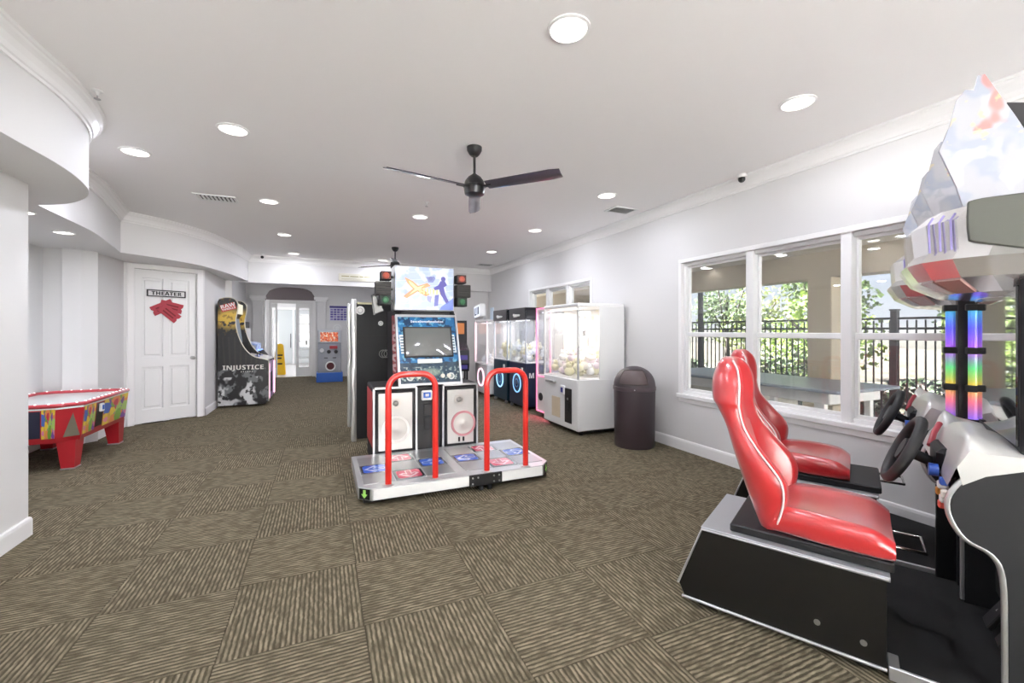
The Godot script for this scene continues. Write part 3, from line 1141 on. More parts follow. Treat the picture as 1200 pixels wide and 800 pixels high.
func build_ceiling_fittings() -> void:
	for q in [
		[1.16, -1.93, "large looking recessed ceiling light nearest the top edge of the view"],
		[2.97, -1.93, "recessed ceiling light in front of the racing machines"],
		[-0.64, -3.93, "recessed ceiling light left of the fan, nearest the rounded soffit"],
		[-1.50, -4.76, "recessed ceiling light beside the rounded soffit end"],
		[-0.60, -5.94, "recessed ceiling light just past the square ceiling vent"],
		[-0.58, -7.90, "recessed ceiling light between the vent and the far beam"],
		[-0.55, -9.75, "recessed ceiling light closest to the far beam"],
		[2.99, -4.13, "recessed ceiling light beside the small vent near the windows"],
		[3.01, -6.01, "recessed ceiling light above the claw machines"],
		[3.04, -7.98, "recessed ceiling light above the navy machines"],
		[1.21, -5.92, "recessed ceiling light directly behind the nearer fan"],
		[-0.62, -1.93, "recessed ceiling light over the open carpet near the camera"],
		[1.16, 0.4, "recessed ceiling light over the camera position"],
		[2.97, 0.4, "recessed ceiling light behind the racing machines"],
		[-0.62, 0.4, "recessed ceiling light behind the camera by the left wall"],
		[1.21, -9.9, "recessed ceiling light beside the farther fan"],
		[-0.58, -12.4, "recessed ceiling light in the far hall before the arch"],
		[0.95, -12.4, "added unseen ceiling light in the far hall by the kiosk"]]:  # this last lamp is added to brighten the far end
		downlight(Vector3(q[0], CEIL, q[1]), q[2])
	downlight(Vector3(-2.46, LOW, -5.95), "recessed light in the low alcove ceiling over the hockey table", 0.075, 0.55)
	downlight(Vector3(-2.36, LOW, -5.05), "recessed light in the low alcove ceiling beside the wall end", 0.075, 0.55)
	vent(Vector3(-1.15, CEIL, -6.03), 0.36, 0.2, "white slatted ceiling vent on the soffit side")
	vent(Vector3(3.52, CEIL, -4.55), 0.3, 0.2, "white slatted ceiling vent near the windows")
	vent(Vector3(3.5, CEIL, -9.6), 0.3, 0.22, "white slatted ceiling vent at the far right corner")
	fan(Vector3(1.176, CEIL, -3.495), [311.4, 191.4, 71.4], "dark three blade ceiling fan in the middle of the room")
	fan(Vector3(1.23, CEIL, -8.29), [20.0, 140.0, 260.0], "dark ceiling fan partly hidden behind the dance machine sign")
	# security camera on the crown
	var o := thing("security_camera", "small white dome security camera on the crown moulding", "camera", Vector3(3.80, CEIL - 0.01, -3.02))
	var mb := MB.new()
	mb.lathe([Vector2(0.0, 0.0), Vector2(0.045, 0.0), Vector2(0.048, -0.03), Vector2(0.04, -0.036)], 20)
	part(mb, "housing", M.white, o)
	mb = MB.new()
	mb.ball(Vector3(0, -0.045, 0), Vector3(0.034, 0.034, 0.034), 16, 10)
	part(mb, "eye", M.blackg, o)
	for q in [[Vector3(-1.345, CEIL, -3.65), "small sprinkler head near the rounded soffit"], [Vector3(1.147, CEIL, -5.215), "small sprinkler head behind the nearer fan"]]:
		var s := thing("sprinkler_head", q[1], "sprinkler", q[0], 0.0, "ceiling sprinklers")
		mb = MB.new()
		mb.lathe([Vector2(0.03, 0.0), Vector2(0.03, -0.004), Vector2(0.012, -0.008), Vector2(0.008, -0.03)], 14)
		part(mb, "escutcheon", M.white, s)
		mb = MB.new()
		mb.lathe([Vector2(0.004, -0.03), Vector2(0.004, -0.05), Vector2(0.018, -0.052), Vector2(0.018, -0.055), Vector2(0.0, -0.055)], 12)
		part(mb, "deflector", M.steel, s)
	var ld := thing("smoke_detector", "tiny black camera hanging under the ceiling by the far beam", "camera", Vector3(-1.14, CEIL, -10.1))
	mb = MB.new()
	mb.lathe([Vector2(0.035, 0.0), Vector2(0.035, -0.012), Vector2(0.015, -0.016), Vector2(0.012, -0.04)], 14)
	part(mb, "mount", M.white, ld)
	mb = MB.new()
	mb.ball(Vector3(0, -0.06, 0), Vector3(0.03, 0.03, 0.03), 12, 8)
	part(mb, "eye", M.black, ld)

func vent(at: Vector3, w: float, d: float, label: String) -> void:
	var o := thing("ceiling_vent", label, "vent", at, 0.0, "ceiling vents")
	bar("backing", o, M.char, -w / 2, w / 2, -0.004, 0.0, -d / 2, d / 2, 0.001)
	for s in [[-w / 2 - 0.03, w / 2 + 0.03, -d / 2 - 0.03, -d / 2], [-w / 2 - 0.03, w / 2 + 0.03, d / 2, d / 2 + 0.03], [-w / 2 - 0.03, -w / 2, -d / 2, d / 2], [w / 2, w / 2 + 0.03, -d / 2, d / 2]]:
		bar("frame", o, M.vinyl, s[0], s[1], -0.012, 0.0, s[2], s[3], 0.003)
	var n := 9
	for k in n:
		var mb := MB.new()
		mb.box(Vector3(lerpf(-w / 2, w / 2, (k + 0.5) / n), -0.012, 0), Vector3(0.022, 0.0025, d), Basis(Vector3.BACK, 0.7))
		part(mb, "slat", M.vinyl, o)

func fan(at: Vector3, angles: Array, label: String) -> void:
	var o := thing("ceiling_fan", label, "fan", at)
	var mb := MB.new()
	mb.lathe([Vector2(0.0, -0.075), Vector2(0.03, -0.075), Vector2(0.045, -0.06), Vector2(0.062, -0.03), Vector2(0.064, 0.0)], 24)
	part(mb, "canopy", M.black, o)
	mb = MB.new()
	mb.lathe([Vector2(0.011, -0.24), Vector2(0.011, -0.06)], 12)
	part(mb, "downrod", M.black, o)
	mb = MB.new()
	mb.lathe([Vector2(0.0, -0.42), Vector2(0.05, -0.418), Vector2(0.082, -0.40), Vector2(0.088, -0.37), Vector2(0.088, -0.345), Vector2(0.093, -0.342), Vector2(0.093, -0.328), Vector2(0.088, -0.325), Vector2(0.08, -0.29), Vector2(0.055, -0.255), Vector2(0.02, -0.23), Vector2(0.011, -0.22)], 28)
	part(mb, "motor_housing", M.blackg, o)
	var bm := coat(mat("332e3c", 0.3, 0.0, 0.8), 1.0, 0.12)
	for a in angles:
		mb = MB.new()
		mb.t = Transform3D(Basis(Vector3.UP, deg_to_rad(a)), Vector3(0, -0.335, 0)) * Transform3D(Basis(Vector3.RIGHT, -0.3), Vector3.ZERO)
		var rows := []
		for i in 9:
			var q := i / 8.0
			var x := lerpf(0.12, 0.77, q)
			var hw := lerpf(0.052, 0.062, q)
			if i == 8: hw *= 0.8
			rows.append([Vector3(x, -0.004, -hw), Vector3(x, -0.012, 0.0), Vector3(x, -0.004, hw), Vector3(x, 0.003, hw), Vector3(x, -0.004, 0.0), Vector3(x, 0.003, -hw)])
		mb.skin(rows, true, true)
		var b := part(mb, "blade", bm, o)
		mb = MB.new()
		mb.t = Transform3D(Basis(Vector3.UP, deg_to_rad(a)), Vector3(0, -0.335, 0))
		mb.rbox(Vector3(0.115, -0.008, 0), Vector3(0.1, 0.012, 0.045), 0.004)
		part(mb, "blade_iron", M.black, b)

func arrow_image(c: Color) -> Image:
	var im := im_new(96, 96, Color("8d8e92"))
	im_poly(im, v2([14, 4, 82, 4, 92, 14, 92, 82, 82, 92, 14, 92, 4, 82, 4, 14]), Color("23242a"))
	im_poly(im, v2([18, 10, 78, 10, 86, 18, 86, 78, 78, 86, 18, 86, 10, 78, 10, 18]), c)
	im_poly(im, v2([48, 14, 82, 48, 66, 60, 58, 52, 58, 82, 38, 82, 38, 52, 30, 60, 14, 48]), c.lightened(0.55))
	im_poly(im, v2([48, 24, 70, 47, 66, 52, 54, 40, 54, 78, 42, 78, 42, 40, 30, 52, 26, 47]), c.darkened(0.1))
	return im

func marquee_image() -> Image:
	var im := im_new(320, 240, Color("b4c2e2"))
	im_noise(im, Color("dfe6f4"), 2, 0.012, -0.1, 0.8)
	im_noise(im, Color("a9bbe6"), 8, 0.010, 0.1, 0.7, 1.0, 0.6)
	for k in 6:
		im_line(im, Vector2(-20, 40 + k * 45), Vector2(340, 10 + k * 38), 3, Color("e8f0ff"), 0.5)
	# big orange X swoosh
	im_poly(im, v2([48, 60, 92, 80, 122, 106, 172, 88, 192, 104, 142, 122, 186, 152, 164, 164, 118, 138, 60, 178, 40, 168, 92, 124, 62, 92]), Color("f0a070"))
	im_poly(im, v2([70, 78, 92, 92, 118, 114, 160, 100, 128, 122, 160, 148, 118, 130, 72, 158, 104, 124, 76, 96]), Color("fbe0a8"))
	# long yellow letter band
	var x := 128
	for w in [16, 15, 15, 12, 15, 15, 14]:
		im_poly(im, v2([x, 118, x + w - 4, 116, x + w - 5, 152, x, 153]), Color("f5e6a0"))
		im_poly(im, v2([x + 3, 126, x + w - 7, 125, x + w - 8, 144, x + 3, 145]), Color("e9c98a"))
		x += w + 4
	# dancer silhouettes, plain shapes
	var pu := Color("5a55a8")
	im_ell(im, 262, 62, 13, 14, pu)
	im_poly(im, v2([246, 74, 270, 72, 284, 96, 262, 112, 236, 122, 214, 128, 206, 114, 234, 98]), pu)
	im_poly(im, v2([236, 112, 264, 106, 274, 150, 296, 196, 282, 208, 258, 168, 246, 150]), pu)
	im_poly(im, v2([214, 156, 238, 152, 232, 216, 210, 220]), Color("6f74c0"))
	im_ell(im, 190, 62, 12, 12, Color("6a6cae"))
	im_poly(im, v2([164, 54, 210, 48, 218, 60, 204, 84, 178, 84]), Color("7478b4"), 0.8)
	im_poly(im, v2([172, 160, 198, 164, 190, 200, 170, 186]), Color("8a8cc8"), 0.8)
	im_poly(im, v2([252, 220, 320, 170, 320, 240, 240, 240]), Color("6a7fd6"), 0.8)
	return im

func build_dance_machine() -> void:
	var o := thing("dance_machine", "two player dance arcade machine with silver stage and red rails", "arcade machine", Vector3(1.13, 0, -3.66))
	var mb := MB.new()
	# --- stage
	var outline := v2([-0.77, 0.0, 0.79, 0.0, 0.89, -0.11, 0.89, -1.02, -0.87, -1.02, -0.87, -0.09])
	var up := Transform3D(Basis(Vector3.RIGHT, PI / 2), Vector3.ZERO)
	mb.t = up
	mb.prism(outline, -0.145, -0.045, 0.004)
	var stage := part(mb, "stage", M.alum, o)
	mb = MB.new()
	mb.bb(-0.83, 0.85, 0.02, 0.05, -0.98, -0.05)
	part(mb, "underframe", M.black, stage)
	# stage face rail, white painted
	bar("front_skirt", stage, mat("e4e4e2", 0.35), -0.76, 0.78, 0.05, 0.135, -0.002, 0.008, 0.003)
	# top plates: two pads of three by three panels
	var am := {}
	am.blue = coat(printed(arrow_image(Color("3a63c4")), 0.25), 0.5, 0.1)
	am.pink = coat(printed(arrow_image(Color("c8405a")), 0.25), 0.5, 0.1)
	var sq := 0.265
	var plate := MB.new()
	plate.rbox(Vector3.ZERO, Vector3(sq - 0.008, 0.008, sq - 0.008), 0.003)
	for i in plate.u.size():
		plate.u[i] = Vector2(plate.v[i].x / sq + 0.5, plate.v[i].z / sq + 0.5)
	var pm := plate.mesh()
	for pad in 2:
		var px := -0.43 + pad * 0.88
		for r in 3:
			for c in 3:
				var at := Vector3(px + (c - 1) * sq, 0.147, -0.51 + (r - 1) * sq)
				if (r + c) % 2 == 1:
					var pink := r != 1
					var m: Material = am.pink if pink else am.blue
					var turn := 0.0
					if r == 2: turn = PI
					if r == 1: turn = PI / 2 if c == 0 else -PI / 2
					shared(pm, "arrow_panel", m, stage, at, Basis(Vector3.UP, turn))
				else:
					shared(pm, "step_plate", M.steel, stage, at)
	# joining plate, wheels, stickers
	bar("joint_plate", stage, M.black, 0.05, 0.36, 0.045, 0.145, 0.0, 0.02, 0.004)
	for q in [[0.08, 0.07], [0.08, 0.12], [0.13, 0.12], [0.28, 0.07], [0.28, 0.12], [0.33, 0.07], [0.33, 0.12]]:
		mb = MB.new()
		mb.disc(Vector3(q[0], q[1], 0.02), 0.008, 0.005, 10)
		part(mb, "bolt", M.steel, stage)
	for q in [[0.16, 0.03], [0.24, 0.03], [-0.72, -0.08], [0.78, -0.1], [-0.72, -0.9], [0.8, -0.9]]:
		mb = MB.new()
		mb.t = Transform3D(Basis(Vector3.BACK, PI / 2), Vector3(q[0] + 0.015, 0.025, q[1] - 0.02))
		mb.lathe([Vector2(0.0, 0.0), Vector2(0.025, 0.0), Vector2(0.025, 0.03), Vector2(0.0, 0.03)], 14)
		part(mb, "caster", M.rubber, stage)
	for s in [[Vector3(-0.822, 0.095, -0.043), -0.73, "square sticker with a green down arrow on black"], [Vector3(0.842, 0.095, -0.053), 0.83, "square sticker with a green arrow on black"]]:
		mb = MB.new()
		mb.t = Transform3D(Basis(Vector3.UP, s[1]), s[0])
		mb.rbox(Vector3(0, 0, 0.002), Vector3(0.1, 0.085, 0.004), 0.001)
		var st := part(mb, "sticker", M.black, stage, s[2])
		mb = MB.new()
		mb.t = Transform3D(Basis(Vector3.UP, s[1]), s[0])
		mb.prism(v2([-0.012, 0.034, 0.012, 0.034, 0.012, 0.0, 0.03, 0.0, 0.0, -0.034, -0.03, 0.0, -0.012, 0.0]), 0.004, 0.006)
		part(mb, "arrow_print", mat("a6e070", 0.5), st)
	# --- red rails
	for q in [[-0.635, -0.24], [0.235, 0.625]]:
		var path := []
		var a: float = q[0]
		var b: float = q[1]
		var r := 0.12
		path.append(Vector3(a, 0.145, -0.045))
		for k in 9:
			var an := PI - PI / 2 * k / 8.0
			path.append(Vector3(a + r + cos(an) * r, 1.055 - r + sin(an) * r, -0.045))
		for k in 9:
			var an := PI / 2 - PI / 2 * k / 8.0
			path.append(Vector3(b - r + cos(an) * r, 1.055 - r + sin(an) * r, -0.045))
		path.append(Vector3(b, 0.145, -0.045))
		mb = MB.new()
		mb.tube(path, 0.026, 16)
		var rl := part(mb, "hand_rail", M.red, o)
		for x in [a, b]:
			mb = MB.new()
			mb.lathe([Vector2(0.05, 0.145), Vector2(0.05, 0.152), Vector2(0.028, 0.155)], 18, Vector3(x, 0, -0.045))
			part(mb, "flange", M.alum, rl)
	# --- speaker boxes either side of the coin door
	for q in [[-0.66, -0.20, true], [0.075, 0.49, false]]:
		var x0: float = q[0]
		var x1: float = q[1]
		var zf := -1.04
		mb = MB.new()
		mb.rbox(Vector3((x0 + x1) / 2, 0.42, zf - 0.31), Vector3(x1 - x0, 0.82, 0.6), 0.012)
		var sb := part(mb, "speaker_box", M.blackm, o)
		if q[2]:
			bar("side_stripe", sb, mat("b3202c", 0.4), x0 - 0.004, x0 + 0.002, 0.2, 0.78, zf - 0.58, zf - 0.03, 0.001, "red side panel of the speaker box")
		# silver frame, grille plate
		mb = MB.new()
		for e in [[x0, x0 + 0.02, 0.02, 0.83], [x1 - 0.02, x1, 0.02, 0.83], [x0, x1, 0.81, 0.83]]:
			mb.bb(e[0], e[1], e[2], e[3], zf - 0.02, zf + 0.012)
		part(mb, "edge_trim", M.alum, sb)
		bar("grille_frame", sb, M.black, x0 + 0.03, x1 - 0.03, 0.14, 0.79, zf - 0.01, zf + 0.016, 0.006)
		bar("speaker_panel", sb, mat("dddcd8", 0.25, 0.3), x0 + 0.055, x1 - 0.055, 0.165, 0.765, zf + 0.01, zf + 0.02, 0.004)
		var cx := (x0 + x1) / 2
		mb = MB.new()
		mb.ring(Vector3(cx + (0.03 if not q[2] else 0.0), 0.385, zf + 0.019), 0.118, 0.142, 0.014, 36)
		part(mb, "woofer_ring", mat("dedcd8", 0.3, 0.2) if q[2] else mat("c88a90", 0.4), sb)
		mb = MB.new()
		mb.t = Transform3D(Basis(Vector3.RIGHT, PI / 2), Vector3(cx + (0.03 if not q[2] else 0.0), 0.385, zf + 0.02))
		mb.lathe([Vector2(0.0, 0.012), Vector2(0.035, 0.008), Vector2(0.045, 0.002), Vector2(0.118, 0.008)], 32)
		part(mb, "woofer_cone", mat("cfccc6", 0.4, 0.2), sb)
		mb = MB.new()
		mb.ring(Vector3(cx + (-0.02 if not q[2] else 0.0), 0.655, zf + 0.019), 0.032, 0.058, 0.01, 28)
		part(mb, "tweeter_ring", mat("bdb8b2", 0.35, 0.3), sb)
		mb = MB.new()
		mb.ball(Vector3(cx + (-0.02 if not q[2] else 0.0), 0.655, zf + 0.019), Vector3(0.03, 0.03, 0.014), 16, 8)
		part(mb, "tweeter_dome", mat("8e8a84", 0.4, 0.3), sb)
		if not q[2]:
			for dx in [-0.03, 0.02]:
				bar("jack", sb, M.black, cx + dx, cx + dx + 0.022, 0.185, 0.235, zf + 0.02, zf + 0.03, 0.003)
	# coin door
	bar("coin_door", o, M.char, -0.195, 0.07, 0.03, 0.8, -1.3, -1.075, 0.006)
	for q in [[0.34, 0.47], [0.50, 0.62]]:
		bar("coin_panel", o, M.black, -0.12, 0.0, q[0], q[1], -1.08, -1.068, 0.003)
	bar("card_reader", o, M.white, -0.15, -0.03, 0.66, 0.77, -1.08, -1.05, 0.012, "white card reader with a blue badge")
	bar("reader_badge", o, M.blue, -0.13, -0.05, 0.69, 0.75, -1.052, -1.046, 0.006)
	bar("reader_mark", o, M.white, -0.11, -0.07, 0.705, 0.735, -1.047, -1.043, 0.004)
	# --- monitor cabinet, leaning front
	var side := v2([-1.12, 0.8, -1.10, 0.86, -1.345, 1.60, -1.42, 1.66, -2.0, 1.66, -2.0, 0.05, -1.3, 0.05, -1.3, 0.8])
	mb = MB.new()
	mb.t = Transform3D(Basis(Vector3.UP, -PI / 2), Vector3.ZERO)
	# local x becomes world z, local z becomes world -x
	mb.prism(side, -0.315, 0.385)
	part(mb, "cabinet", M.blackm, o)
	var im := im_new(128, 256, Color("b51f2a"))
	im_noise(im, Color("3a0d14"), 5, 0.03, 0.05, 0.8)
	for k in 5:
		im_poly(im, v2([20, 40 + k * 40, 90, 30 + k * 40, 96, 42 + k * 40, 40, 50 + k * 40, 90, 58 + k * 40, 84, 66 + k * 40, 18, 62 + k * 40]), Color("e8e2e0"), 0.85)
	mb = MB.new()
	mb.t = Transform3D(Basis(Vector3.UP, -PI / 2), Vector3(-0.387, 0, 0))
	mb.prism(v2([-1.13, 0.87, -1.35, 1.56, -1.44, 1.6, -1.6, 1.6, -1.5, 0.87]), -0.001, 0.003)
	part(mb, "side_art", printed(im, 0.35), o, "red side art with white slanted lettering")
	# bezel on the leaning plane
	var A := Vector3(0, 0.83, -1.10)
	var B := Vector3(0, 1.575, -1.345)
	var lean := (B - A)
	var hgt := lean.length()
	var bz := Basis(Vector3.RIGHT, lean.normalized(), Vector3.RIGHT.cross(lean.normalized()))
	var F := Transform3D(bz, A)
	var bim := im_new(256, 256, Color("1f6fa6"))
	im_noise(bim, Color("0d3357"), 6, 0.02, 0.0, 0.9)
	im_noise(bim, Color("7fc0dd"), 14, 0.03, 0.15, 0.7)
	im_poly(bim, v2([0, 178, 256, 178, 256, 256, 0, 256]), Color("23303a"), 0.75)
	im_noise(bim, Color("a9b8b0"), 33, 0.05, 0.1, 0.9, 1, 1, 0.76, 0.96)
	for q in [[40, 232, 15], [216, 232, 15]]:
		im_ell(bim, q[0], q[1], q[2], 13, Color("d8dcd8"))
		im_ell(bim, q[0], q[1], q[2] - 5, 8, Color("8a9894"))
	im_ell(bim, 128, 216, 60, 20, Color("9fae9c"), 0.8, 0.5)
	for q in [[6, 70], [228, 70]]:
		im_poly(bim, v2([q[0], q[1], q[0] + 20, q[1], q[0] + 24, q[1] + 72, q[0] + 4, q[1] + 72]), Color("dfe6e8"))
		for k in 6:
			im_poly(bim, v2([q[0] + 4, q[1] + 6 + k * 11, q[0] + 18, q[1] + 6 + k * 11, q[0] + 18, q[1] + 12 + k * 11, q[0] + 4, q[1] + 12 + k * 11]), Color("6a7f8e"))
	mb = MB.new()
	mb.t = F
	mb.quad(Vector3(-0.365, 0.01, 0.012), Vector3(0.305, 0.01, 0.012), Vector3(0.295, hgt, 0.012), Vector3(-0.375, hgt, 0.012))
	var bezel := part(mb, "bezel", coat(printed(bim, 0.35), 0.5, 0.1), o, "blue printed screen surround")
	mb = MB.new()
	mb.t = F
	for q in [[-0.39, -0.368], [0.30, 0.322]]:
		mb.bb(q[0], q[1], 0.0, hgt + 0.02, -0.03, 0.03)
	mb.bb(-0.39, 0.322, hgt, hgt + 0.025, -0.03, 0.03)
	mb.bb(-0.39, 0.322, -0.012, 0.01, -0.03, 0.03)
	part(mb, "edge_trim", M.alum, bezel)
	mb = MB.new()
	mb.t = F
	mb.rbox(Vector3(-0.032, 0.485, 0.014), Vector3(0.56, 0.36, 0.02), 0.006)
	part(mb, "screen_surround", M.char, bezel)
	# slightly domed tube
	mb = MB.new()
	mb.t = F
	var rows := []
	for i in 7:
		var row := []
		for j in 9:
			var x := (j / 8.0 - 0.5)
			var y := (i / 6.0 - 0.5)
			row.append(Vector3(-0.032 + x * 0.52, 0.485 + y * 0.325, 0.025 + 0.02 * (1 - 4 * x * x) * (1 - 4 * y * y)))
		rows.append(row)
	mb.skin(rows)
	part(mb, "screen", coat(mat("6f716f", 0.12), 1.0, 0.04), bezel, "grey switched off tube screen")
	mb = MB.new()
	mb.t = F
	mb.rbox(Vector3(-0.032, 0.26, 0.02), Vector3(0.28, 0.05, 0.012), 0.004)
	part(mb, "light_bar", mat("e6ebe8", 0.4), bezel)
	lettering("DanceDanceRevolution", 0.034, 0.004, mat("eef4f8", 0.4), bezel, F * Vector3(-0.032, hgt - 0.055, 0.016), bz, true)
	for x in [-0.24, -0.17, 0.1, 0.17]:
		mb = MB.new()
		mb.t = F
		mb.disc(Vector3(x, 0.085, 0.012), 0.024, 0.02, 20)
		part(mb, "button", mat("d8d6c8", 0.35), bezel)
	# --- marquee
	bar("neck", o, M.char, -0.33, 0.25, 1.6, 1.68, -1.6, -1.36, 0.01)
	bar("marquee_box", o, M.alum, -0.405, 0.29, 1.65, 2.165, -1.56, -1.30, 0.014)
	mb = MB.new()
	mb.rbox(Vector3(-0.0575, 1.908, -1.297), Vector3(0.655, 0.475, 0.012), 0.004)
	mb.v.clear(); mb.n.clear(); mb.u.clear()
	mb.quad(Vector3(-0.39, 1.665, -1.297), Vector3(0.275, 1.665, -1.297), Vector3(0.275, 2.15, -1.297), Vector3(-0.39, 2.15, -1.297))
	part(mb, "marquee_sign", printed(marquee_image(), 0.25, 0.12), o, "backlit sign with an orange X and purple dancing figures")
	# lamps on arms
	for s in [-1.0, 1.0]:
		var cx := -0.0575
		var e := 0.3475
		for q in [[2.035, 0.115, 0.1, "5a2a22", "b8503a"], [1.895, 0.17, 0.15, "2c2a2a", "383434"], [1.765, 0.125, 0.11, "1d3327", "2f6a44"]]:
			var lx: float = cx + s * (e + 0.03 + q[1] / 2)
			mb = MB.new()
			mb.rbox(Vector3(lx, q[0], -1.36), Vector3(q[1], q[2], 0.14), 0.006)
			var lb := part(mb, "lamp_box", M.blackm if q[1] < 0.15 else mat("3a3633", 0.6), o)
			if q[1] < 0.15:
				mb = MB.new()
				mb.rbox(Vector3(lx, q[0], -1.288), Vector3(q[1] - 0.02, q[2] - 0.02, 0.006), 0.002)
				part(mb, "lamp_plate", mat(q[3], 0.5), lb)
				mb = MB.new()
				mb.ball(Vector3(lx, q[0], -1.286), Vector3(0.036, 0.036, 0.012), 18, 8)
				part(mb, "lamp_lens", mat(q[4], 0.3), lb)
			else:
				for k in 5:
					bar("louver", lb, M.black, lx - q[1] / 2 + 0.012, lx + q[1] / 2 - 0.012, q[0] - 0.06 + k * 0.026, q[0] - 0.05 + k * 0.026, -1.296, -1.284, 0.002)
			bar("lamp_arm", o, M.black, minf(cx + s * e, lx), maxf(cx + s * e, lx), q[0] - 0.012, q[0] + 0.012, -1.44, -1.41, 0.003)
	# ear shaped black speakers at the marquee back
	mb = MB.new()
	mb.t = Transform3D(Basis(Vector3.BACK, 0.35), Vector3(-0.58, 1.72, -1.5))
	mb.prism(v2([-0.06, -0.1, 0.06, -0.1, 0.03, 0.12, -0.01, 0.12]), -0.05, 0.05, 0.006)
	part(mb, "side_horn", M.blackg, o)

func build_side_cabinet() -> void:
	# tall machine seen from its side, facing the left wall
	var o := thing("black_cabinet_game", "tall black game cabinet with silver front edges behind the dance machine", "arcade machine", Vector3(0.36, 0, -5.9), -PI / 2)
	# local: +z faces the left wall (world -x), +x towards the camera (world +z)
	var prof := v2([-0.86, 0.03, -0.04, 0.03, -0.02, 0.12, -0.02, 1.78, -0.86, 1.78])
	for x in [0.0, -0.93]:
		var mb := MB.new()
		mb.t = Transform3D(Basis(Vector3.UP, -PI / 2), Vector3(x, 0, 0))
		mb.prism(prof, -0.001, 0.02, 0.003)
		var sp := part(mb, "side_panel", M.blackm, o)
		# wide silver front edge, bowed a little at the deck
		var rows := []
		for q in [[0.0, 0.0], [0.1, 0.008], [0.5, 0.0], [0.85, 0.012], [1.05, -0.004], [1.4, 0.006], [1.7, 0.014], [1.81, 0.006], [1.83, 0.0]]:
			var w := 0.028 if q[0] > 0.0 and q[0] < 1.82 else 0.02
			rows.append([Vector3(x - 0.01 - w, q[0], -0.03), Vector3(x - 0.01 + w * 0.7, q[0], -0.03), Vector3(x - 0.01 + w * 0.7, q[0], 0.012 + q[1]), Vector3(x - 0.01, q[0], 0.03 + q[1]), Vector3(x - 0.01 - w, q[0], 0.012 + q[1])])
		mb = MB.new()
		mb.skin(dense(rows, 4), true, true, true)
		part(mb, "edge_trim", mat("dcdcda", 0.25, 0.6), sp)
	var mb := MB.new()
	mb.bb(-0.91, -0.02, 0.05, 1.76, -0.84, -0.2)
	part(mb, "body", M.char, o)
	bar("control_panel", o, M.black, -0.91, -0.02, 0.8, 0.92, -0.25, -0.04, 0.01)
	bar("screen", o, M.screen, -0.85, -0.08, 1.02, 1.5, -0.22, -0.19, 0.01)
	bar("marquee_sign", o, mat("e8e0b0", 0.4), -0.88, -0.05, 1.57, 1.74, -0.21, -0.05, 0.01)
	var sm := mat("d8d8d6", 0.5)
	for q in [[Vector3(0.003, 1.685, -0.075), 0.055], [Vector3(0.003, 1.52, -0.33), 0.032]]:
		mb = MB.new()
		mb.disc(q[0], q[1], 0.003, 24, Basis(Vector3.UP, PI / 2))
		part(mb, "round_sticker", sm, o, "round white sticker on the black side")
		mb = MB.new()
		mb.ring(q[0] + Vector3(0.003, 0, 0), q[1] * 0.5, q[1] * 0.62, 0.002, 24, Basis(Vector3.UP, PI / 2))
		part(mb, "sticker_print", mat("8d8d8c", 0.5), o)
	bar("panel_seam", o, M.black, 0.0002, 0.003, 1.355, 1.36, -0.84, -0.03, 0.001)
	bar("top_label", o, mat("c9c4a0", 0.5), 0.0, 0.003, 1.765, 1.79, -0.3, -0.04, 0.001)
	# small coil of cable hung on the side
	for k in 3:
		var path := []
		for i in 12:
			var an := TAU * i / 12.0
			path.append(Vector3(0.012 + 0.004 * k, 1.12 + sin(an) * 0.05, -0.36 - k * 0.03 + cos(an) * 0.05))
		mb = MB.new()
		mb.tube(path, 0.006, 6, true)
		part(mb, "cable_coil", mat("8a8a88", 0.5), o)

func curve_through_3(p: Array, steps := 5) -> Array:
	var out := []
	for i in p.size() - 1:
		var a: Vector3 = p[maxi(i - 1, 0)]
		var d: Vector3 = p[mini(i + 2, p.size() - 1)]
		for k in steps:
			out.append((p[i] as Vector3).cubic_interpolate(p[i + 1], a, d, float(k) / steps))
	out.append(p[-1])
	return out

func plush_heap(o: Node3D, x0: float, x1: float, y0: float, y1: float, z0: float, z1: float, n: int, cols: Array, r: float, sd: int) -> void:
	# prizes too jumbled to count
	var rng := RandomNumberGenerator.new()
	rng.seed = sd
	for c in cols.size():
		var mb := MB.new()
		for k in n:
			var at := Vector3(rng.randf_range(x0 + r, x1 - r), 0, rng.randf_range(z0 + r, z1 - r))
			at.y = y0 + r * 0.5 + rng.randf() * (y1 - y0)
			var s := r * rng.randf_range(0.7, 1.1)
			mb.ball(at, Vector3(s, s * 0.9, s), 8, 5)
			mb.ball(at + Vector3(rng.randf_range(-0.3, 0.3) * s, s * 1.1, rng.randf_range(-0.3, 0.3) * s), Vector3(s, s, s) * 0.65, 8, 5)
			for e in [-1, 1]:
				mb.ball(at + Vector3(e * s * 0.5, s * 1.65, 0), Vector3(s, s, s) * 0.25, 6, 4)
		var p := part(mb, "prize_plush", mat(cols[c], 0.9), o, "jumbled heap of soft toy prizes")
		p.set_meta("kind", "stuff")

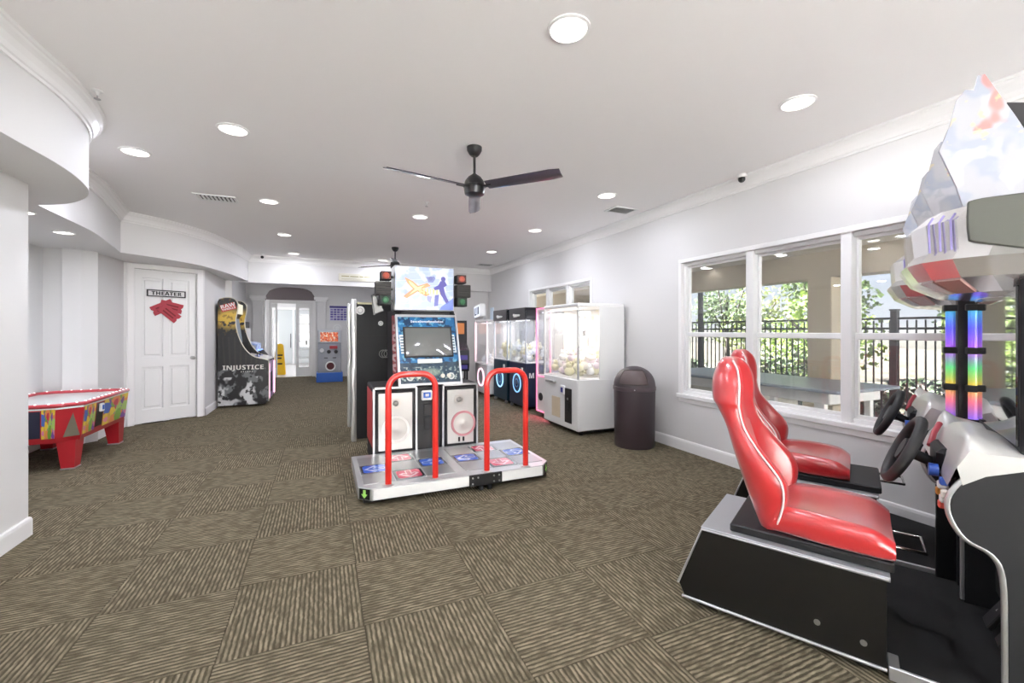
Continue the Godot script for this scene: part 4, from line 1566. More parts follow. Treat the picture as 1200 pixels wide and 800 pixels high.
func claw_box(o: Node3D, w: float, d: float, h: float, yb: float, body: Material, frame: Material, side_panel: float) -> void:
	# local: +z front, width along x, front face at z = 0
	var mb := MB.new()
	mb.rbox(Vector3(0, (0.06 + yb) / 2, -d / 2), Vector3(w, yb - 0.06, d), 0.012)
	part(mb, "body", body, o)
	bar("plinth", o, M.black, -w / 2 + 0.05, w / 2 - 0.05, 0.02, 0.07, -d + 0.05, -0.06, 0.004)
	bar("roof", o, body, -w / 2, w / 2, h - 0.05, h, -d, 0.0, 0.012)
	bar("back_panel", o, body, -w / 2, w / 2, yb, h - 0.04, -d, -d + 0.02, 0.004)
	bar("deck", o, M.white, -w / 2 + 0.02, w / 2 - 0.02, yb - 0.01, yb + 0.01, -d + 0.02, -0.02, 0.003)
	for s in [-1.0, 1.0]:
		bar("corner_post", o, frame, s * (w / 2 - 0.012) - 0.012, s * (w / 2 - 0.012) + 0.012, yb, h - 0.045, -0.026, -0.002, 0.004)
		if side_panel > 0.0:
			bar("side_panel", o, body, s * (w / 2 - 0.01) - 0.01, s * (w / 2 - 0.01) + 0.01, yb - 0.01, h - 0.045, -d, -d + side_panel, 0.003)
		mb = MB.new()
		mb.bb(s * (w / 2 - 0.01) - 0.003, s * (w / 2 - 0.01) + 0.003, yb, h - 0.05, -d + maxf(side_panel, 0.02), -0.024)
		part(mb, "side_glass", M.acrylic, o)
	mb = MB.new()
	mb.bb(-w / 2 + 0.024, w / 2 - 0.024, yb, h - 0.05, -0.017, -0.011)
	part(mb, "front_glass", M.acrylic, o)
	for q in [[-1, -0.1], [1, -0.1], [-1, -d + 0.1], [1, -d + 0.1]]:
		mb = MB.new()
		mb.lathe([Vector2(0.0, 0.0), Vector2(0.028, 0.0), Vector2(0.028, 0.01), Vector2(0.01, 0.016), Vector2(0.01, 0.06)], 12, Vector3(q[0] * (w / 2 - 0.08), 0, q[1]))
		part(mb, "foot", M.black, o)

func claw_gear(o: Node3D, x: float, y: float, z: float, top: float) -> void:
	var mb := MB.new()
	mb.rbox(Vector3(x, top - 0.1, z), Vector3(0.14, 0.09, 0.12), 0.01)
	part(mb, "claw_carriage", M.white, o)
	mb = MB.new()
	mb.tube([Vector3(x, top - 0.1, z), Vector3(x, y + 0.1, z)], 0.006, 6)
	mb.lathe([Vector2(0.0, 0.0), Vector2(0.03, 0.0), Vector2(0.035, 0.08), Vector2(0.012, 0.1)], 14, Vector3(x, y, z))
	for k in 3:
		var a := TAU * k / 3.0
		var d := Vector3(cos(a), 0, sin(a))
		mb.tube([Vector3(x, y + 0.02, z) + d * 0.02, Vector3(x, y - 0.02, z) + d * 0.1, Vector3(x, y - 0.14, z) + d * 0.09, Vector3(x, y - 0.19, z) + d * 0.03], 0.006, 6)
	part(mb, "claw", M.chrome, o)

func build_claw_row() -> void:
	var T := -PI / 2     # local +z to world -x, local +x to world +z
	# white claw machine
	var o := thing("claw_machine", "large white claw machine beside the brown trash bin", "claw machine", Vector3(3.13, 0, -5.46), T)
	claw_box(o, 0.98, 0.77, 1.80, 0.76, M.white, mat("d9d9d9", 0.3, 0.4), 0.42)
	plush_heap(o, -0.46, 0.46, 0.77, 1.0, -0.72, -0.05, 12, ["f4ece2", "f2e2ea", "f0ecc8", "f6f6f4"], 0.075, 31)
	claw_gear(o, 0.05, 1.35, -0.4, 1.78)
	bar("rear_rail", o, M.steel, 0.486, 0.5, 0.05, 1.76, -0.775, -0.765, 0.003)
	bar("lamp_tube", o, glow("fff8f0", 2.0), -0.42, 0.42, 1.715, 1.735, -0.09, -0.07, 0.004)
	area_light(o, Vector3(0, 1.70, -0.3), 0.8, 0.3, 0.45, Color("fff8f2"))
	bar("cash_door", o, M.black, 0.16, 0.34, 0.14, 0.62, 0.0, 0.012, 0.03)
	bar("coin_slot", o, M.char, 0.22, 0.28, 0.3, 0.42, 0.01, 0.02, 0.004)
	bar("lock", o, M.steel, 0.235, 0.265, 0.46, 0.49, 0.01, 0.022, 0.004)
	bar("card_reader", o, M.white, 0.06, 0.17, 0.52, 0.65, 0.0, 0.03, 0.01)
	bar("reader_badge", o, mat("3b3f8f", 0.4), 0.085, 0.145, 0.55, 0.62, 0.028, 0.034, 0.004)
	bar("prize_flap", o, mat("d8c8ae", 0.5), -0.22, 0.02, 0.17, 0.46, 0.0, 0.008, 0.004, "beige instruction card on the lower front")
	bar("shelf_bracket", o, M.steel, -0.35, -0.1, 0.66, 0.69, 0.0, 0.05, 0.006)
	var sc := im_new(128, 192, Color("f6f3ee"))
	im_noise(sc, Color("f0e8b8"), 5, 0.03, 0.05, 0.7)
	im_noise(sc, Color("e0e4e8"), 15, 0.04, 0.1, 0.8)
	im_poly(sc, v2([30, 80, 90, 76, 92, 100, 60, 112, 30, 104]), Color("a8aaa6"), 0.6)
	var mb := MB.new()
	mb.quad(Vector3(0.47, 0.78, -0.748), Vector3(-0.47, 0.78, -0.748), Vector3(-0.47, 1.74, -0.748), Vector3(0.47, 1.74, -0.748))
	part(mb, "inner_print", printed(sc, 0.5), o, "pale printed panel at the back of the case")
	# pink lit claw machine
	o = thing("claw_machine", "white claw machine edged with glowing pink light strips", "claw machine", Vector3(3.31, 0, -6.30), T)
	claw_box(o, 0.50, 0.58, 1.80, 0.68, M.white, M.white, 0.0)
	plush_heap(o, -0.23, 0.23, 0.69, 0.9, -0.54, -0.04, 7, ["c9d4ee", "f0e4ee", "a9b6da"], 0.06, 32)
	claw_gear(o, 0.0, 1.35, -0.28, 1.78)
	var pk := glow("ff6f9a", 1.5)
	for s in [-1.0, 1.0]:
		bar("light_strip", o, pk, s * 0.242 - 0.008, s * 0.242 + 0.008, 0.1, 1.78, 0.0, 0.012, 0.004)
	bar("light_strip", o, pk, -0.25, 0.25, 0.66, 0.675, 0.0, 0.012, 0.004)
	bar("light_strip", o, pk, -0.25, 0.25, 0.08, 0.095, 0.0, 0.012, 0.004)
	bar("light_strip", o, pk, -0.25, 0.25, 1.785, 1.80, 0.0, 0.012, 0.004)
	area_light(o, Vector3(0, 0.09, 0.02), 0.5, 0.03, 0.10, Color("ff5f90"), Basis(Vector3.UP, PI))
	area_light(o, Vector3(0, 1.2, 0.02), 0.5, 0.9, 0.10, Color("ff7fa6"), Basis(Vector3.UP, PI))
	bar("lamp_tube", o, glow("f4f4ff", 1.6), -0.2, 0.2, 1.72, 1.735, -0.09, -0.07, 0.004)
	area_light(o, Vector3(0, 1.70, -0.28), 0.4, 0.3, 0.2, Color("f4f4ff"))
	mb = MB.new()
	mb.disc(Vector3(-0.09, 0.33, 0.0), 0.065, 0.012, 24)
	part(mb, "prize_hole", M.char, o)
	bar("coin_slot", o, M.black, 0.05, 0.1, 0.36, 0.6, 0.0, 0.012, 0.006)
	# two navy machines with clear tops
	var k := 0
	for q in [[-7.29, 0.72, "navy drum machine with clear top beside the pink claw machine"], [-8.13, 0.72, "dark teal drum machine with clear top and glowing ring"]]:
		o = thing("drum_prize_machine", q[2], "prize machine", Vector3(3.28, 0, q[0]), T, "drum prize machines")
		var w: float = q[1]
		var bodym: Material = M.navy if k == 0 else coat(mat("123242", 0.4), 0.4, 0.15)
		claw_box(o, w, 0.6, 1.83, 0.84, bodym, mat("cfd6dc", 0.25, 0.3), 0.0)
		bar("header", o, coat(mat("26272c", 0.35), 0.5, 0.1), -w / 2, w / 2, 1.62, 1.84, -0.6, 0.01, 0.01)
		# scrawled white logo on the header
		var sq := []
		for i in 19:
			sq.append(Vector3(-0.15 + i * 0.0165, 1.70 + 0.035 * sin(i * 1.9) * (1.0 - i / 26.0), 0.014))
		mb = MB.new()
		mb.tube(curve_through_3(sq, 3), 0.009, 6)
		part(mb, "header_logo", M.white, o)
		plush_heap(o, -0.33, 0.33, 0.85, 1.12, -0.56, -0.04, 14, ["f2f2ec", "dfe6ee", "f0e8c0"], 0.055, 40 + k)
		mb = MB.new()
		mb.ring(Vector3(0.0, 0.46, 0.0), 0.155, 0.175, 0.012, 36)
		part(mb, "ring_light", glow("8fc4ff", 0.9 if k == 0 else 1.6), o)
		mb = MB.new()
		mb.disc(Vector3(0, 0.46, 0.0), 0.15, 0.006, 32)
		part(mb, "drum_window", coat(mat("2b4f7c" if k == 0 else "4a86b4", 0.15), 1.0, 0.03), o)
		mb = MB.new()
		mb.ring(Vector3(0.0, 0.46, 0.004), 0.07, 0.08, 0.008, 24)
		part(mb, "drum_hub", mat("7ba6d4", 0.4), o)
		bar("card_reader", o, M.white, 0.2, 0.27, 0.62, 0.76, 0.0, 0.02, 0.006)
		bar("lamp_tube", o, glow("f4f8ff", 1.6), -0.3, 0.3, 1.6, 1.615, -0.12, -0.10, 0.004)
		area_light(o, Vector3(0, 1.59, -0.3), 0.6, 0.4, 0.25, Color("f2f6ff"))
		for s in [-1.0, 1.0]:
			mb = MB.new()
			mb.t = Transform3D(Basis(Vector3.BACK, PI / 2), Vector3(s * 0.28 + 0.012, 0.03, -0.02))
			mb.lathe([Vector2(0.0, 0.0), Vector2(0.03, 0.0), Vector2(0.03, 0.025), Vector2(0.0, 0.025)], 14)
			part(mb, "caster", M.alum, o)
		if k == 1:
			area_light(o, Vector3(0, 0.46, 0.03), 0.3, 0.3, 0.12, Color("6fb0ff"), Basis(Vector3.UP, PI))
		k += 1
	lettering("M", 0.13, 0.004, M.white, get_node("drum_prize_machine"), Vector3(0.363, 0.62, -0.12), Basis(Vector3.UP, PI / 2), true, false, "side_lettering")
	# white machine with the scoreboard at the far end
	o = thing("capsule_game", "white redemption game with a lit score sign on top at the far end", "arcade machine", Vector3(3.2, 0, -9.05), T)
	claw_box(o, 0.8, 0.65, 1.66, 0.7, M.white, M.white, 0.0)
	plush_heap(o, -0.35, 0.35, 0.71, 0.95, -0.6, -0.05, 9, ["f4f0ea", "e4e8f0"], 0.06, 51)
	mb = MB.new()
	mb.ring(Vector3(0.0, 0.4, 0.0), 0.17, 0.2, 0.02, 36)
	part(mb, "ring_light", glow("ffc8dc", 1.3), o)
	mb = MB.new()
	mb.disc(Vector3(0, 0.4, 0.0), 0.165, 0.01, 32)
	part(mb, "round_door", mat("e8e8ee", 0.3), o)
	var sgn := bar("score_sign", o, M.white, -0.22, 0.22, 1.72, 2.02, -0.12, 0.02, 0.02)
	sgn.rotation.z = 0.12
	bar("score_display", sgn, glow("e8f0ff", 0.8, "c8d0e0"), -0.19, 0.19, 1.75, 1.99, 0.018, 0.026, 0.006)
	for q in [[-0.15, -0.11], [-0.06, -0.02], [0.02, 0.05], [0.08, 0.15]]:
		bar("score_digit", sgn, mat("3a4458", 0.5), q[0], q[1], 1.79, 1.96, 0.026, 0.03, 0.004)
	bar("score_digit", sgn, mat("3a4458", 0.5), -0.11, -0.06, 1.79, 1.82, 0.026, 0.03, 0.004)
	bar("sign_pole", o, M.alum, -0.02, 0.02, 1.64, 1.76, -0.1, -0.06, 0.004)
	bar("top_card", o, mat("cfe0ee", 0.4), 0.22, 0.42, 1.66, 1.92, -0.14, -0.13, 0.002)
	bar("lamp_tube", o, glow("fff4f8", 1.6), -0.3, 0.3, 1.58, 1.595, -0.12, -0.10, 0.004)
	area_light(o, Vector3(0, 1.57, -0.3), 0.6, 0.4, 0.25, Color("fff4f8"))
	for s in [-1.0, 1.0]:
		bar("light_strip", o, glow("ffd0dc", 1.1), s * 0.385 - 0.008, s * 0.385 + 0.008, 0.72, 1.62, 0.0, 0.01, 0.003)

func build_bin() -> void:
	var o := thing("trash_bin", "brown round trash bin with a domed push lid", "trash bin", Vector3(3.55, 0, -4.33))
	var bm := coat(mat("40353a", 0.45), 0.35, 0.25)
	var mb := MB.new()
	mb.lathe([Vector2(0.0, 0.0), Vector2(0.235, 0.0), Vector2(0.242, 0.012), Vector2(0.25, 0.68), Vector2(0.25, 0.70)], 40)
	part(mb, "body", bm, o)
	mb = MB.new()
	mb.lathe([Vector2(0.25, 0.69), Vector2(0.258, 0.695), Vector2(0.258, 0.735), Vector2(0.252, 0.74)], 40)
	part(mb, "band", mat("4c4044", 0.4), o)
	mb = MB.new()
	var prof := [Vector2(0.252, 0.738)]
	for k in 11:
		var a := PI / 2 * k / 10.0
		prof.append(Vector2(0.25 * cos(a), 0.75 + 0.235 * sin(a)))
	mb.lathe(prof, 40)
	var dome := part(mb, "dome_lid", bm, o)
	# push flap: a patch of the dome set proud, with a frame
	var rows := []
	var fr := []
	for i in 9:
		var row := []
		for j in 13:
			var az := lerpf(-0.72, 0.72, j / 12.0) + 1.0 * 0.0
			var el := lerpf(0.12, 0.92, i / 8.0)
			var rr := 0.257
			row.append(Vector3(sin(az) * cos(el) * rr, 0.75 + 0.243 * sin(el), cos(az) * cos(el) * rr))
		rows.append(row)
	mb = MB.new()
	mb.t = Transform3D(Basis(Vector3.UP, -0.75), Vector3.ZERO)
	mb.skin(rows)
	part(mb, "push_flap", mat("584c4b", 0.45), dome)
	var rim := []
	for j in 13: rim.append(rows[0][j])
	for i in range(1, 9): rim.append(rows[i][12])
	for j in range(11, -1, -1): rim.append(rows[8][j])
	for i in range(7, 0, -1): rim.append(rows[i][0])
	mb = MB.new()
	mb.t = Transform3D(Basis(Vector3.UP, -0.75), Vector3.ZERO)
	mb.tube(rim, 0.006, 6, true)
	part(mb, "flap_frame", mat("3a2d2a", 0.4), dome)
	mb = MB.new()
	mb.t = Transform3D(Basis(Vector3.UP, -0.75), Vector3.ZERO)
	mb.disc(Vector3(0.02, 0.715, 0.257), 0.007, 0.006, 12)
	part(mb, "rivet", M.alum, o)

func ring_at(y: float, f: float, hw: float, bd: float, th: float, cx: float) -> Array:
	# one level of the bucket backrest, counter-clockwise seen from above
	var r := []
	for q in [[-0.55, 0.0], [0.0, -0.012], [0.55, 0.0], [0.86, 0.18 * bd], [1.0, 0.55 * bd], [0.96, 0.9 * bd], [0.84, bd], [0.70, bd * 0.8 + th * 0.2], [0.58, th * 1.02], [0.3, th * 0.92], [0.0, th * 0.9], [-0.3, th * 0.92], [-0.58, th * 1.02], [-0.70, bd * 0.8 + th * 0.2], [-0.84, bd], [-0.96, 0.9 * bd], [-1.0, 0.55 * bd], [-0.86, 0.18 * bd]]:
		r.append(Vector3(cx + q[0] * hw, y, f + q[1]))
	return r

func dense(rows: Array, steps := 4) -> Array:
	var out := []
	for i in rows.size() - 1:
		for k in steps:
			var row := []
			for j in rows[0].size():
				var a: Vector3 = rows[maxi(i - 1, 0)][j]
				var b: Vector3 = rows[i][j]
				var c: Vector3 = rows[i + 1][j]
				var d: Vector3 = rows[mini(i + 2, rows.size() - 1)][j]
				row.append(b.cubic_interpolate(c, a, d, float(k) / steps))
			out.append(row)
	out.append(rows[-1])
	return out

func topper_image() -> Image:
	var im := im_new(192, 256, Color("a6a6ab"))
	im_noise(im, Color("949bab"), 3, 0.008, -0.1, 0.7)
	im_noise(im, Color("b9b9be"), 13, 0.010, 0.05, 0.8)
	im_noise(im, Color("9fa4aa"), 23, 0.025, 0.25, 0.5, 1, 1, 0.35, 0.8)
	im_noise(im, Color("c97a72"), 43, 0.012, 0.12, 0.8, 1, 0.6, 0.0, 0.42)
	im_noise(im, Color("cbb98a"), 63, 0.03, 0.33, 0.6, 1, 1, 0.15, 0.5)
	return im

func build_racers() -> void:
	var O := Vector3(1.722, 0, -1.746)
	var a := deg_to_rad(62.0)
	var el := Vector3(sin(a), 0, -cos(a))
	var first := make_racer()
	first.position = O
	first.rotation.y = deg_to_rad(28.0)
	first.set_meta("label", "nearer racing arcade machine with a red bucket seat and black base")
	first.set_meta("category", "racing game")
	first.set_meta("group", "racing arcade machines")
	var second: Node3D = first.duplicate()
	second.name = numbered("racing_machine")
	add_child(second)
	second.position = O + el * 1.11
	# the farther seat is slid back on its rail; its far side has no light post
	for c in second.get_children():
		if c.name in ["seat_back", "seat_cushion"]:
			c.position.z -= 0.16
		elif str(c.name).begins_with("light_"):
			second.remove_child(c)
			c.free()
	second.set_meta("label", "farther racing arcade machine by the window wall with a red seat")

func make_racer() -> Node3D:
	var o := Node3D.new()
	o.name = numbered("racing_machine")
	add_child(o)
	var mb := MB.new()
	var W := 0.56
	var SX := 0.285
	# --- seat base
	mb.t = Transform3D(Basis(Vector3.UP, -PI / 2), Vector3.ZERO)
	var prof := v2([0.03, 0.035, 0.835, 0.035, 0.835, 0.40, 0.12, 0.405, 0.0, 0.10])
	mb.prism(prof, -W, 0.0, 0.004)
	var base := part(mb, "seat_base", M.blackg, o)
	mb = MB.new()
	mb.t = Transform3D(Basis(Vector3.UP, -PI / 2), Vector3.ZERO)
	mb.prism(v2([0.115, 0.404, 0.845, 0.399, 0.845, 0.418, 0.115, 0.424]), -W - 0.002, 0.008, 0.003)
	part(mb, "base_top", mat("b9bcc0", 0.3, 0.6), base)
	mb = MB.new()
	mb.tube([Vector3(-0.006, 0.1, 0.0), Vector3(-0.006, 0.41, 0.118), Vector3(-0.006, 0.408, 0.84)], 0.006, 6)
	mb.tube([Vector3(-0.004, 0.036, 0.02), Vector3(-0.004, 0.036, 0.835)], 0.007, 6)
	part(mb, "edge_trim", M.alum, base)
	for q in [[0.60, 0.135], [0.76, 0.115]]:
		mb = MB.new()
		mb.disc(Vector3(0, q[1], q[0]), 0.012, 0.006, 14, Basis(Vector3.UP, -PI / 2))
		part(mb, "bolt", M.steel, base)
	for q in [[0.06, 0.1], [0.5, 0.1], [0.06, 0.75], [0.5, 0.75]]:
		mb = MB.new()
		mb.lathe([Vector2(0.0, 0.0), Vector2(0.03, 0.0), Vector2(0.03, 0.012), Vector2(0.012, 0.018), Vector2(0.012, 0.04)], 12, Vector3(q[0], 0, q[1]))
		part(mb, "foot", M.black, base)
	bar("seat_rail", base, M.black, SX - 0.25, SX + 0.25, 0.42, 0.46, 0.24, 0.86, 0.006)
	# adjusting bar in front of the seat
	mb = MB.new()
	mb.tube([Vector3(SX + 0.03, 0.43, 0.85), Vector3(SX + 0.03, 0.43, 0.98), Vector3(SX + 0.22, 0.43, 0.98), Vector3(SX + 0.22, 0.43, 0.85)], 0.008, 8)
	part(mb, "seat_lever", M.chrome, base)
	# --- seat: backrest
	var rows := [
		ring_at(0.445, 0.36, 0.20, 0.07, 0.055, SX),
		ring_at(0.50, 0.335, 0.225, 0.115, 0.06, SX),
		ring_at(0.62, 0.295, 0.25, 0.19, 0.065, SX),
		ring_at(0.72, 0.262, 0.255, 0.21, 0.065, SX),
		ring_at(0.83, 0.225, 0.235, 0.155, 0.065, SX),
		ring_at(0.93, 0.192, 0.205, 0.115, 0.075, SX),
		ring_at(1.02, 0.148, 0.195, 0.135, 0.095, SX),
		ring_at(1.06, 0.128, 0.198, 0.155, 0.11, SX),
		ring_at(1.15, 0.122, 0.18, 0.16, 0.11, SX),
		ring_at(1.22, 0.135, 0.15, 0.13, 0.09, SX),
		ring_at(1.265, 0.155, 0.11, 0.075, 0.065, SX),
		ring_at(1.28, 0.175, 0.05, 0.035, 0.03, SX)]
	mb = MB.new()
	mb.skin(dense(rows, 4), true, true, true)
	var back := part(mb, "seat_back", M.vinylred, o)
	# piping up both bolsters
	for s in [5, 15]:
		var path := []
		for r in rows.slice(1, 11): path.append(r[s] + Vector3(0.004 if s == 5 else -0.004, 0, 0.003))
		mb = MB.new()
		mb.tube(curve_through_3(path), 0.005, 6)
		part(mb, "piping", mat("e9d4d2", 0.5), back)
	# head cushion and lumbar cushion on the front
	for q in [[1.02, 1.23, 0.075, 0.118, 0.02], [0.56, 0.94, 0.12, 0.0, 0.018]]:
		var r2 := []
		for i in 9:
			var t := i / 8.0
			var y := lerpf(q[0], q[1], t)
			# find the front surface at this height
			var f := 0.0
			for k in rows.size() - 1:
				var y0: float = rows[k][10].y
				var y1: float = rows[k + 1][10].y
				if y >= y0 and y <= y1:
					f = lerpf(rows[k][10].z, rows[k + 1][10].z, (y - y0) / (y1 - y0))
			var row := []
			for j in 9:
				var x := j / 8.0 * 2 - 1
				var puff: float = q[4] * (1 - pow(absf(x), 4)) * (1 - pow(absf(t * 2 - 1), 4)) + 0.002
				row.append(Vector3(SX + x * q[2], y, f + puff + 0.004 * absf(x)))
			r2.append(row)
		mb = MB.new()
		mb.skin(r2)
		part(mb, "back_cushion", M.vinylred, back)
	# --- seat cushion, with rolled bolsters
	var cr := []
	for i in 11:
		var t := i / 10.0
		var z := lerpf(0.40, 0.865, t)
		var hw := lerpf(0.22, 0.255, smoothstep(0.0, 0.6, t))
		var ht := 0.555 + 0.015 * sin(t * PI)
		if i == 0: ht -= 0.02
		if i == 10: ht -= 0.035
		if i == 9: ht -= 0.008
		var lo := 0.46
		var bol := 0.03 * (1.0 - 0.6 * t)
		if i == 10: hw -= 0.015
		cr.append([Vector3(SX - hw * 0.9, lo, z), Vector3(SX, lo, z), Vector3(SX + hw * 0.9, lo, z), Vector3(SX + hw, lo + 0.02, z), Vector3(SX + hw * 1.01, ht - 0.02, z), Vector3(SX + hw * 0.92, ht + bol, z), Vector3(SX + hw * 0.72, ht + bol * 0.6, z), Vector3(SX + hw * 0.5, ht - 0.008, z), Vector3(SX, ht - 0.012, z), Vector3(SX - hw * 0.5, ht - 0.008, z), Vector3(SX - hw * 0.72, ht + bol * 0.6, z), Vector3(SX - hw * 0.92, ht + bol, z), Vector3(SX - hw * 1.01, ht - 0.02, z), Vector3(SX - hw, lo + 0.02, z)])
	mb = MB.new()
	mb.skin(dense(cr, 2), true, true)
	part(mb, "seat_cushion", M.vinylred, o)
	# --- floor mat with steel step
	bar("floor_plate", o, M.rubber, 0.0, 1.06, 0.0, 0.05, 0.84, 1.32, 0.004)
	bar("step_plate", o, M.steel, 0.0, 0.10, 0.045, 0.056, 0.838, 0.875, 0.003)
	bar("step_edge", o, M.alum, -0.004, 0.012, 0.0, 0.056, 0.84, 1.12, 0.003)
	# --- cabinet side panels with the curved edge
	var side := curve_through([Vector2(1.165, 0.06), Vector2(1.165, 0.30), Vector2(1.16, 0.52), Vector2(1.13, 0.60), Vector2(1.06, 0.64), Vector2(1.02, 0.72), Vector2(1.025, 0.80), Vector2(1.09, 0.885), Vector2(1.25, 0.95), Vector2(1.5, 0.99)], 4)
	var sp := PackedVector2Array(side)
	sp.append(Vector2(1.95, 1.02))
	sp.append(Vector2(1.95, 0.03))
	sp.append(Vector2(1.165, 0.03))
	for x in [0.0, 0.80]:
		mb = MB.new()
		mb.t = Transform3D(Basis(Vector3.UP, -PI / 2), Vector3(x, 0, 0))
		mb.prism(sp, -0.025, 0.0, 0.003)
		var pn := part(mb, "side_panel", M.blackm, o)
		var path := []
		for p in side: path.append(Vector3(x + 0.012, p.y, p.x - 0.003))
		mb = MB.new()
		mb.tube(path, 0.012, 8)
		part(mb, "edge_trim", M.alum, pn)
	# body between the panels: pedal wall, knee wall
	mb = MB.new()
	mb.t = Transform3D(Basis(Vector3.UP, -PI / 2), Vector3.ZERO)
	mb.prism(v2([1.30, 0.03, 1.27, 0.55, 1.12, 0.70, 1.10, 0.82, 1.3, 0.93, 1.9, 0.98, 1.9, 0.03]), -0.80, -0.025)
	part(mb, "body", M.black, o)
	# divider wall on the far side, down to the floor plate
	mb = MB.new()
	mb.t = Transform3D(Basis(Vector3.UP, -PI / 2), Vector3(1.06, 0, 0))
	mb.prism(v2([1.085, 0.045, 1.085, 0.72, 1.12, 0.80, 1.4, 0.9, 1.4, 0.045]), -0.0, 0.03, 0.003)
	part(mb, "divider_panel", M.blackg, o)
	# pedals
	for q in [[0.20, 0.27, 0.14, 0.24], [0.40, 0.49, 0.12, 0.2]]:
		mb = MB.new()
		mb.rbox(Vector3((q[0] + q[1]) / 2, (q[2] + q[3]) / 2 + 0.03, 1.215), Vector3(q[1] - q[0], 0.13, 0.02), 0.005, Basis(Vector3.RIGHT, 0.5))
		var pd := part(mb, "pedal", M.char, o)
		mb = MB.new()
		mb.tube([Vector3((q[0] + q[1]) / 2, 0.2, 1.22), Vector3((q[0] + q[1]) / 2, 0.3, 1.30)], 0.012, 8)
		part(mb, "pedal_arm", M.steel, pd)
	bar("pedal_box", o, M.black, 0.10, 0.56, 0.24, 0.4, 1.23, 1.3, 0.01)
	bar("warning_label", o, mat("d8c24a", 0.5), 0.15, 0.22, 0.09, 0.17, 1.285, 1.292, 0.001)
	bar("pedal_light", o, glow("ffd9b8", 0.7), 0.03, 0.06, 0.47, 0.58, 1.2, 1.26, 0.003, "small coloured light panel under the dash")
	# --- dash: sculpted silver shell
	var dr := []
	var xs := [0.0, 0.05, 0.16, 0.28, 0.40, 0.52, 0.64, 0.75, 0.80]
	for x in xs:
		var c: float = (x - 0.4) / 0.4
		var hood := exp(-pow((x - 0.32) / 0.17, 2.0))
		var wing := exp(-pow((absf(x - 0.36) - 0.27) / 0.10, 2.0))
		var row := []
		row.append(Vector3(x, 0.66 + 0.05 * absf(c), 1.10 + 0.02 * absf(c)))
		row.append(Vector3(x, 0.75 + 0.03 * absf(c), 1.035 + 0.0 * hood))
		row.append(Vector3(x, 0.83, 1.01))
		row.append(Vector3(x, 0.895 + 0.02 * hood + 0.02 * wing, 1.02 + 0.015 * absf(c)))
		row.append(Vector3(x, 0.93 + 0.05 * hood + 0.075 * wing, 1.045 + 0.02 * absf(c)))
		row.append(Vector3(x, 0.935 + 0.10 * hood + 0.10 * wing, 1.075))
		row.append(Vector3(x, 0.93 + 0.115 * hood + 0.075 * wing, 1.115))
		row.append(Vector3(x, 0.945 + 0.07 * hood + 0.05 * wing, 1.16))
		row.append(Vector3(x, 0.96 + 0.03 * hood + 0.02 * wing, 1.22))
		row.append(Vector3(x, 0.97, 1.30))
		row.append(Vector3(x, 0.99, 1.45))
		dr.append(row)
	mb = MB.new()
	mb.skin(dense(dr, 4))
	part(mb, "dashboard", M.silver, o)
	for q in [0, dr.size() - 1]:
		var ds := MB.new()
		var pg := PackedVector2Array()
		for p in dr[q].slice(3): pg.append(Vector2(p.z, p.y))
		for e in [[1.45, 0.975], [1.25, 0.94], [1.11, 0.885], [1.05, 0.84]]: pg.append(Vector2(e[0], e[1]))
		ds.t = Transform3D(Basis(Vector3.UP, -PI / 2), Vector3(dr[q][0].x, 0, 0))
		ds.prism(pg, -0.004, 0.004)
		part(ds, "dashboard_cheek", M.silver, o)
	# wheel recess, coin and button cluster
	bar("wheel_hub_box", o, M.black, SX - 0.10, SX + 0.14, 0.80, 0.93, 1.0, 1.06, 0.02)
	var bc := 0
	for q in [[0.10, 0.80, "3a62b8"], [0.16, 0.77, "f0f0f0"], [0.21, 0.73, "e0a04a"], [0.10, 0.73, "f0f0f0"], [0.14, 0.695, "d8584a"], [0.06, 0.76, "e8e4da"]]:
		bar("button" if bc != 1 else "label_plate", o, mat(q[2], 0.4), q[0], q[0] + 0.035, q[1], q[1] + 0.03, 1.0, 1.03, 0.005)
		bc += 1
	mb = MB.new()
	mb.disc(Vector3(0.19, 0.84, 1.005), 0.026, 0.03, 18, Basis(Vector3.UP, PI))
	part(mb, "view_button", mat("2f56b0", 0.35), o)
	# red swoosh on the dash
	mb = MB.new()
	mb.tube([Vector3(0.40, 0.90, 1.0), Vector3(0.46, 0.95, 1.02), Vector3(0.52, 0.985, 1.045)], 0.012, 8)
	part(mb, "red_stripe", mat("b04650", 0.4), o)
	# --- steering wheel
	var wb := Basis(Vector3.UP, deg_to_rad(1.0)) * Basis(Vector3.RIGHT, deg_to_rad(24.0))
	var wc := Vector3(SX + 0.03, 0.885, 0.905)
	mb = MB.new()
	mb.t = Transform3D(wb, wc)
	var loop := []
	for k in 32:
		loop.append(Vector3(cos(TAU * k / 32.0) * 0.145, sin(TAU * k / 32.0) * 0.145, 0.0))
	mb.tube(loop, 0.022, 10, true)
	var wheel := part(mb, "steering_wheel", mat("2a2a2b", 0.55), o)
	mb = MB.new()
	mb.t = Transform3D(wb, wc)
	for an in [0.0, PI, -PI / 2]:
		mb.box(Vector3(cos(an) * 0.085, sin(an) * 0.085, 0.01), Vector3(0.11, 0.035, 0.012), Basis(Vector3.BACK, an))
	part(mb, "spokes", M.alum, wheel)
	mb = MB.new()
	mb.t = Transform3D(wb, wc)
	mb.t = mb.t * Transform3D(Basis(Vector3.RIGHT, PI / 2), Vector3(0, 0, -0.012))
	mb.lathe([Vector2(0.0, 0.0), Vector2(0.05, 0.0), Vector2(0.055, 0.012), Vector2(0.05, 0.035), Vector2(0.024, 0.05), Vector2(0.02, 0.14)], 20)
	part(mb, "hub", M.black, wheel)
	# --- monitor
	var mx0 := 0.04
	var mx1 := 0.69
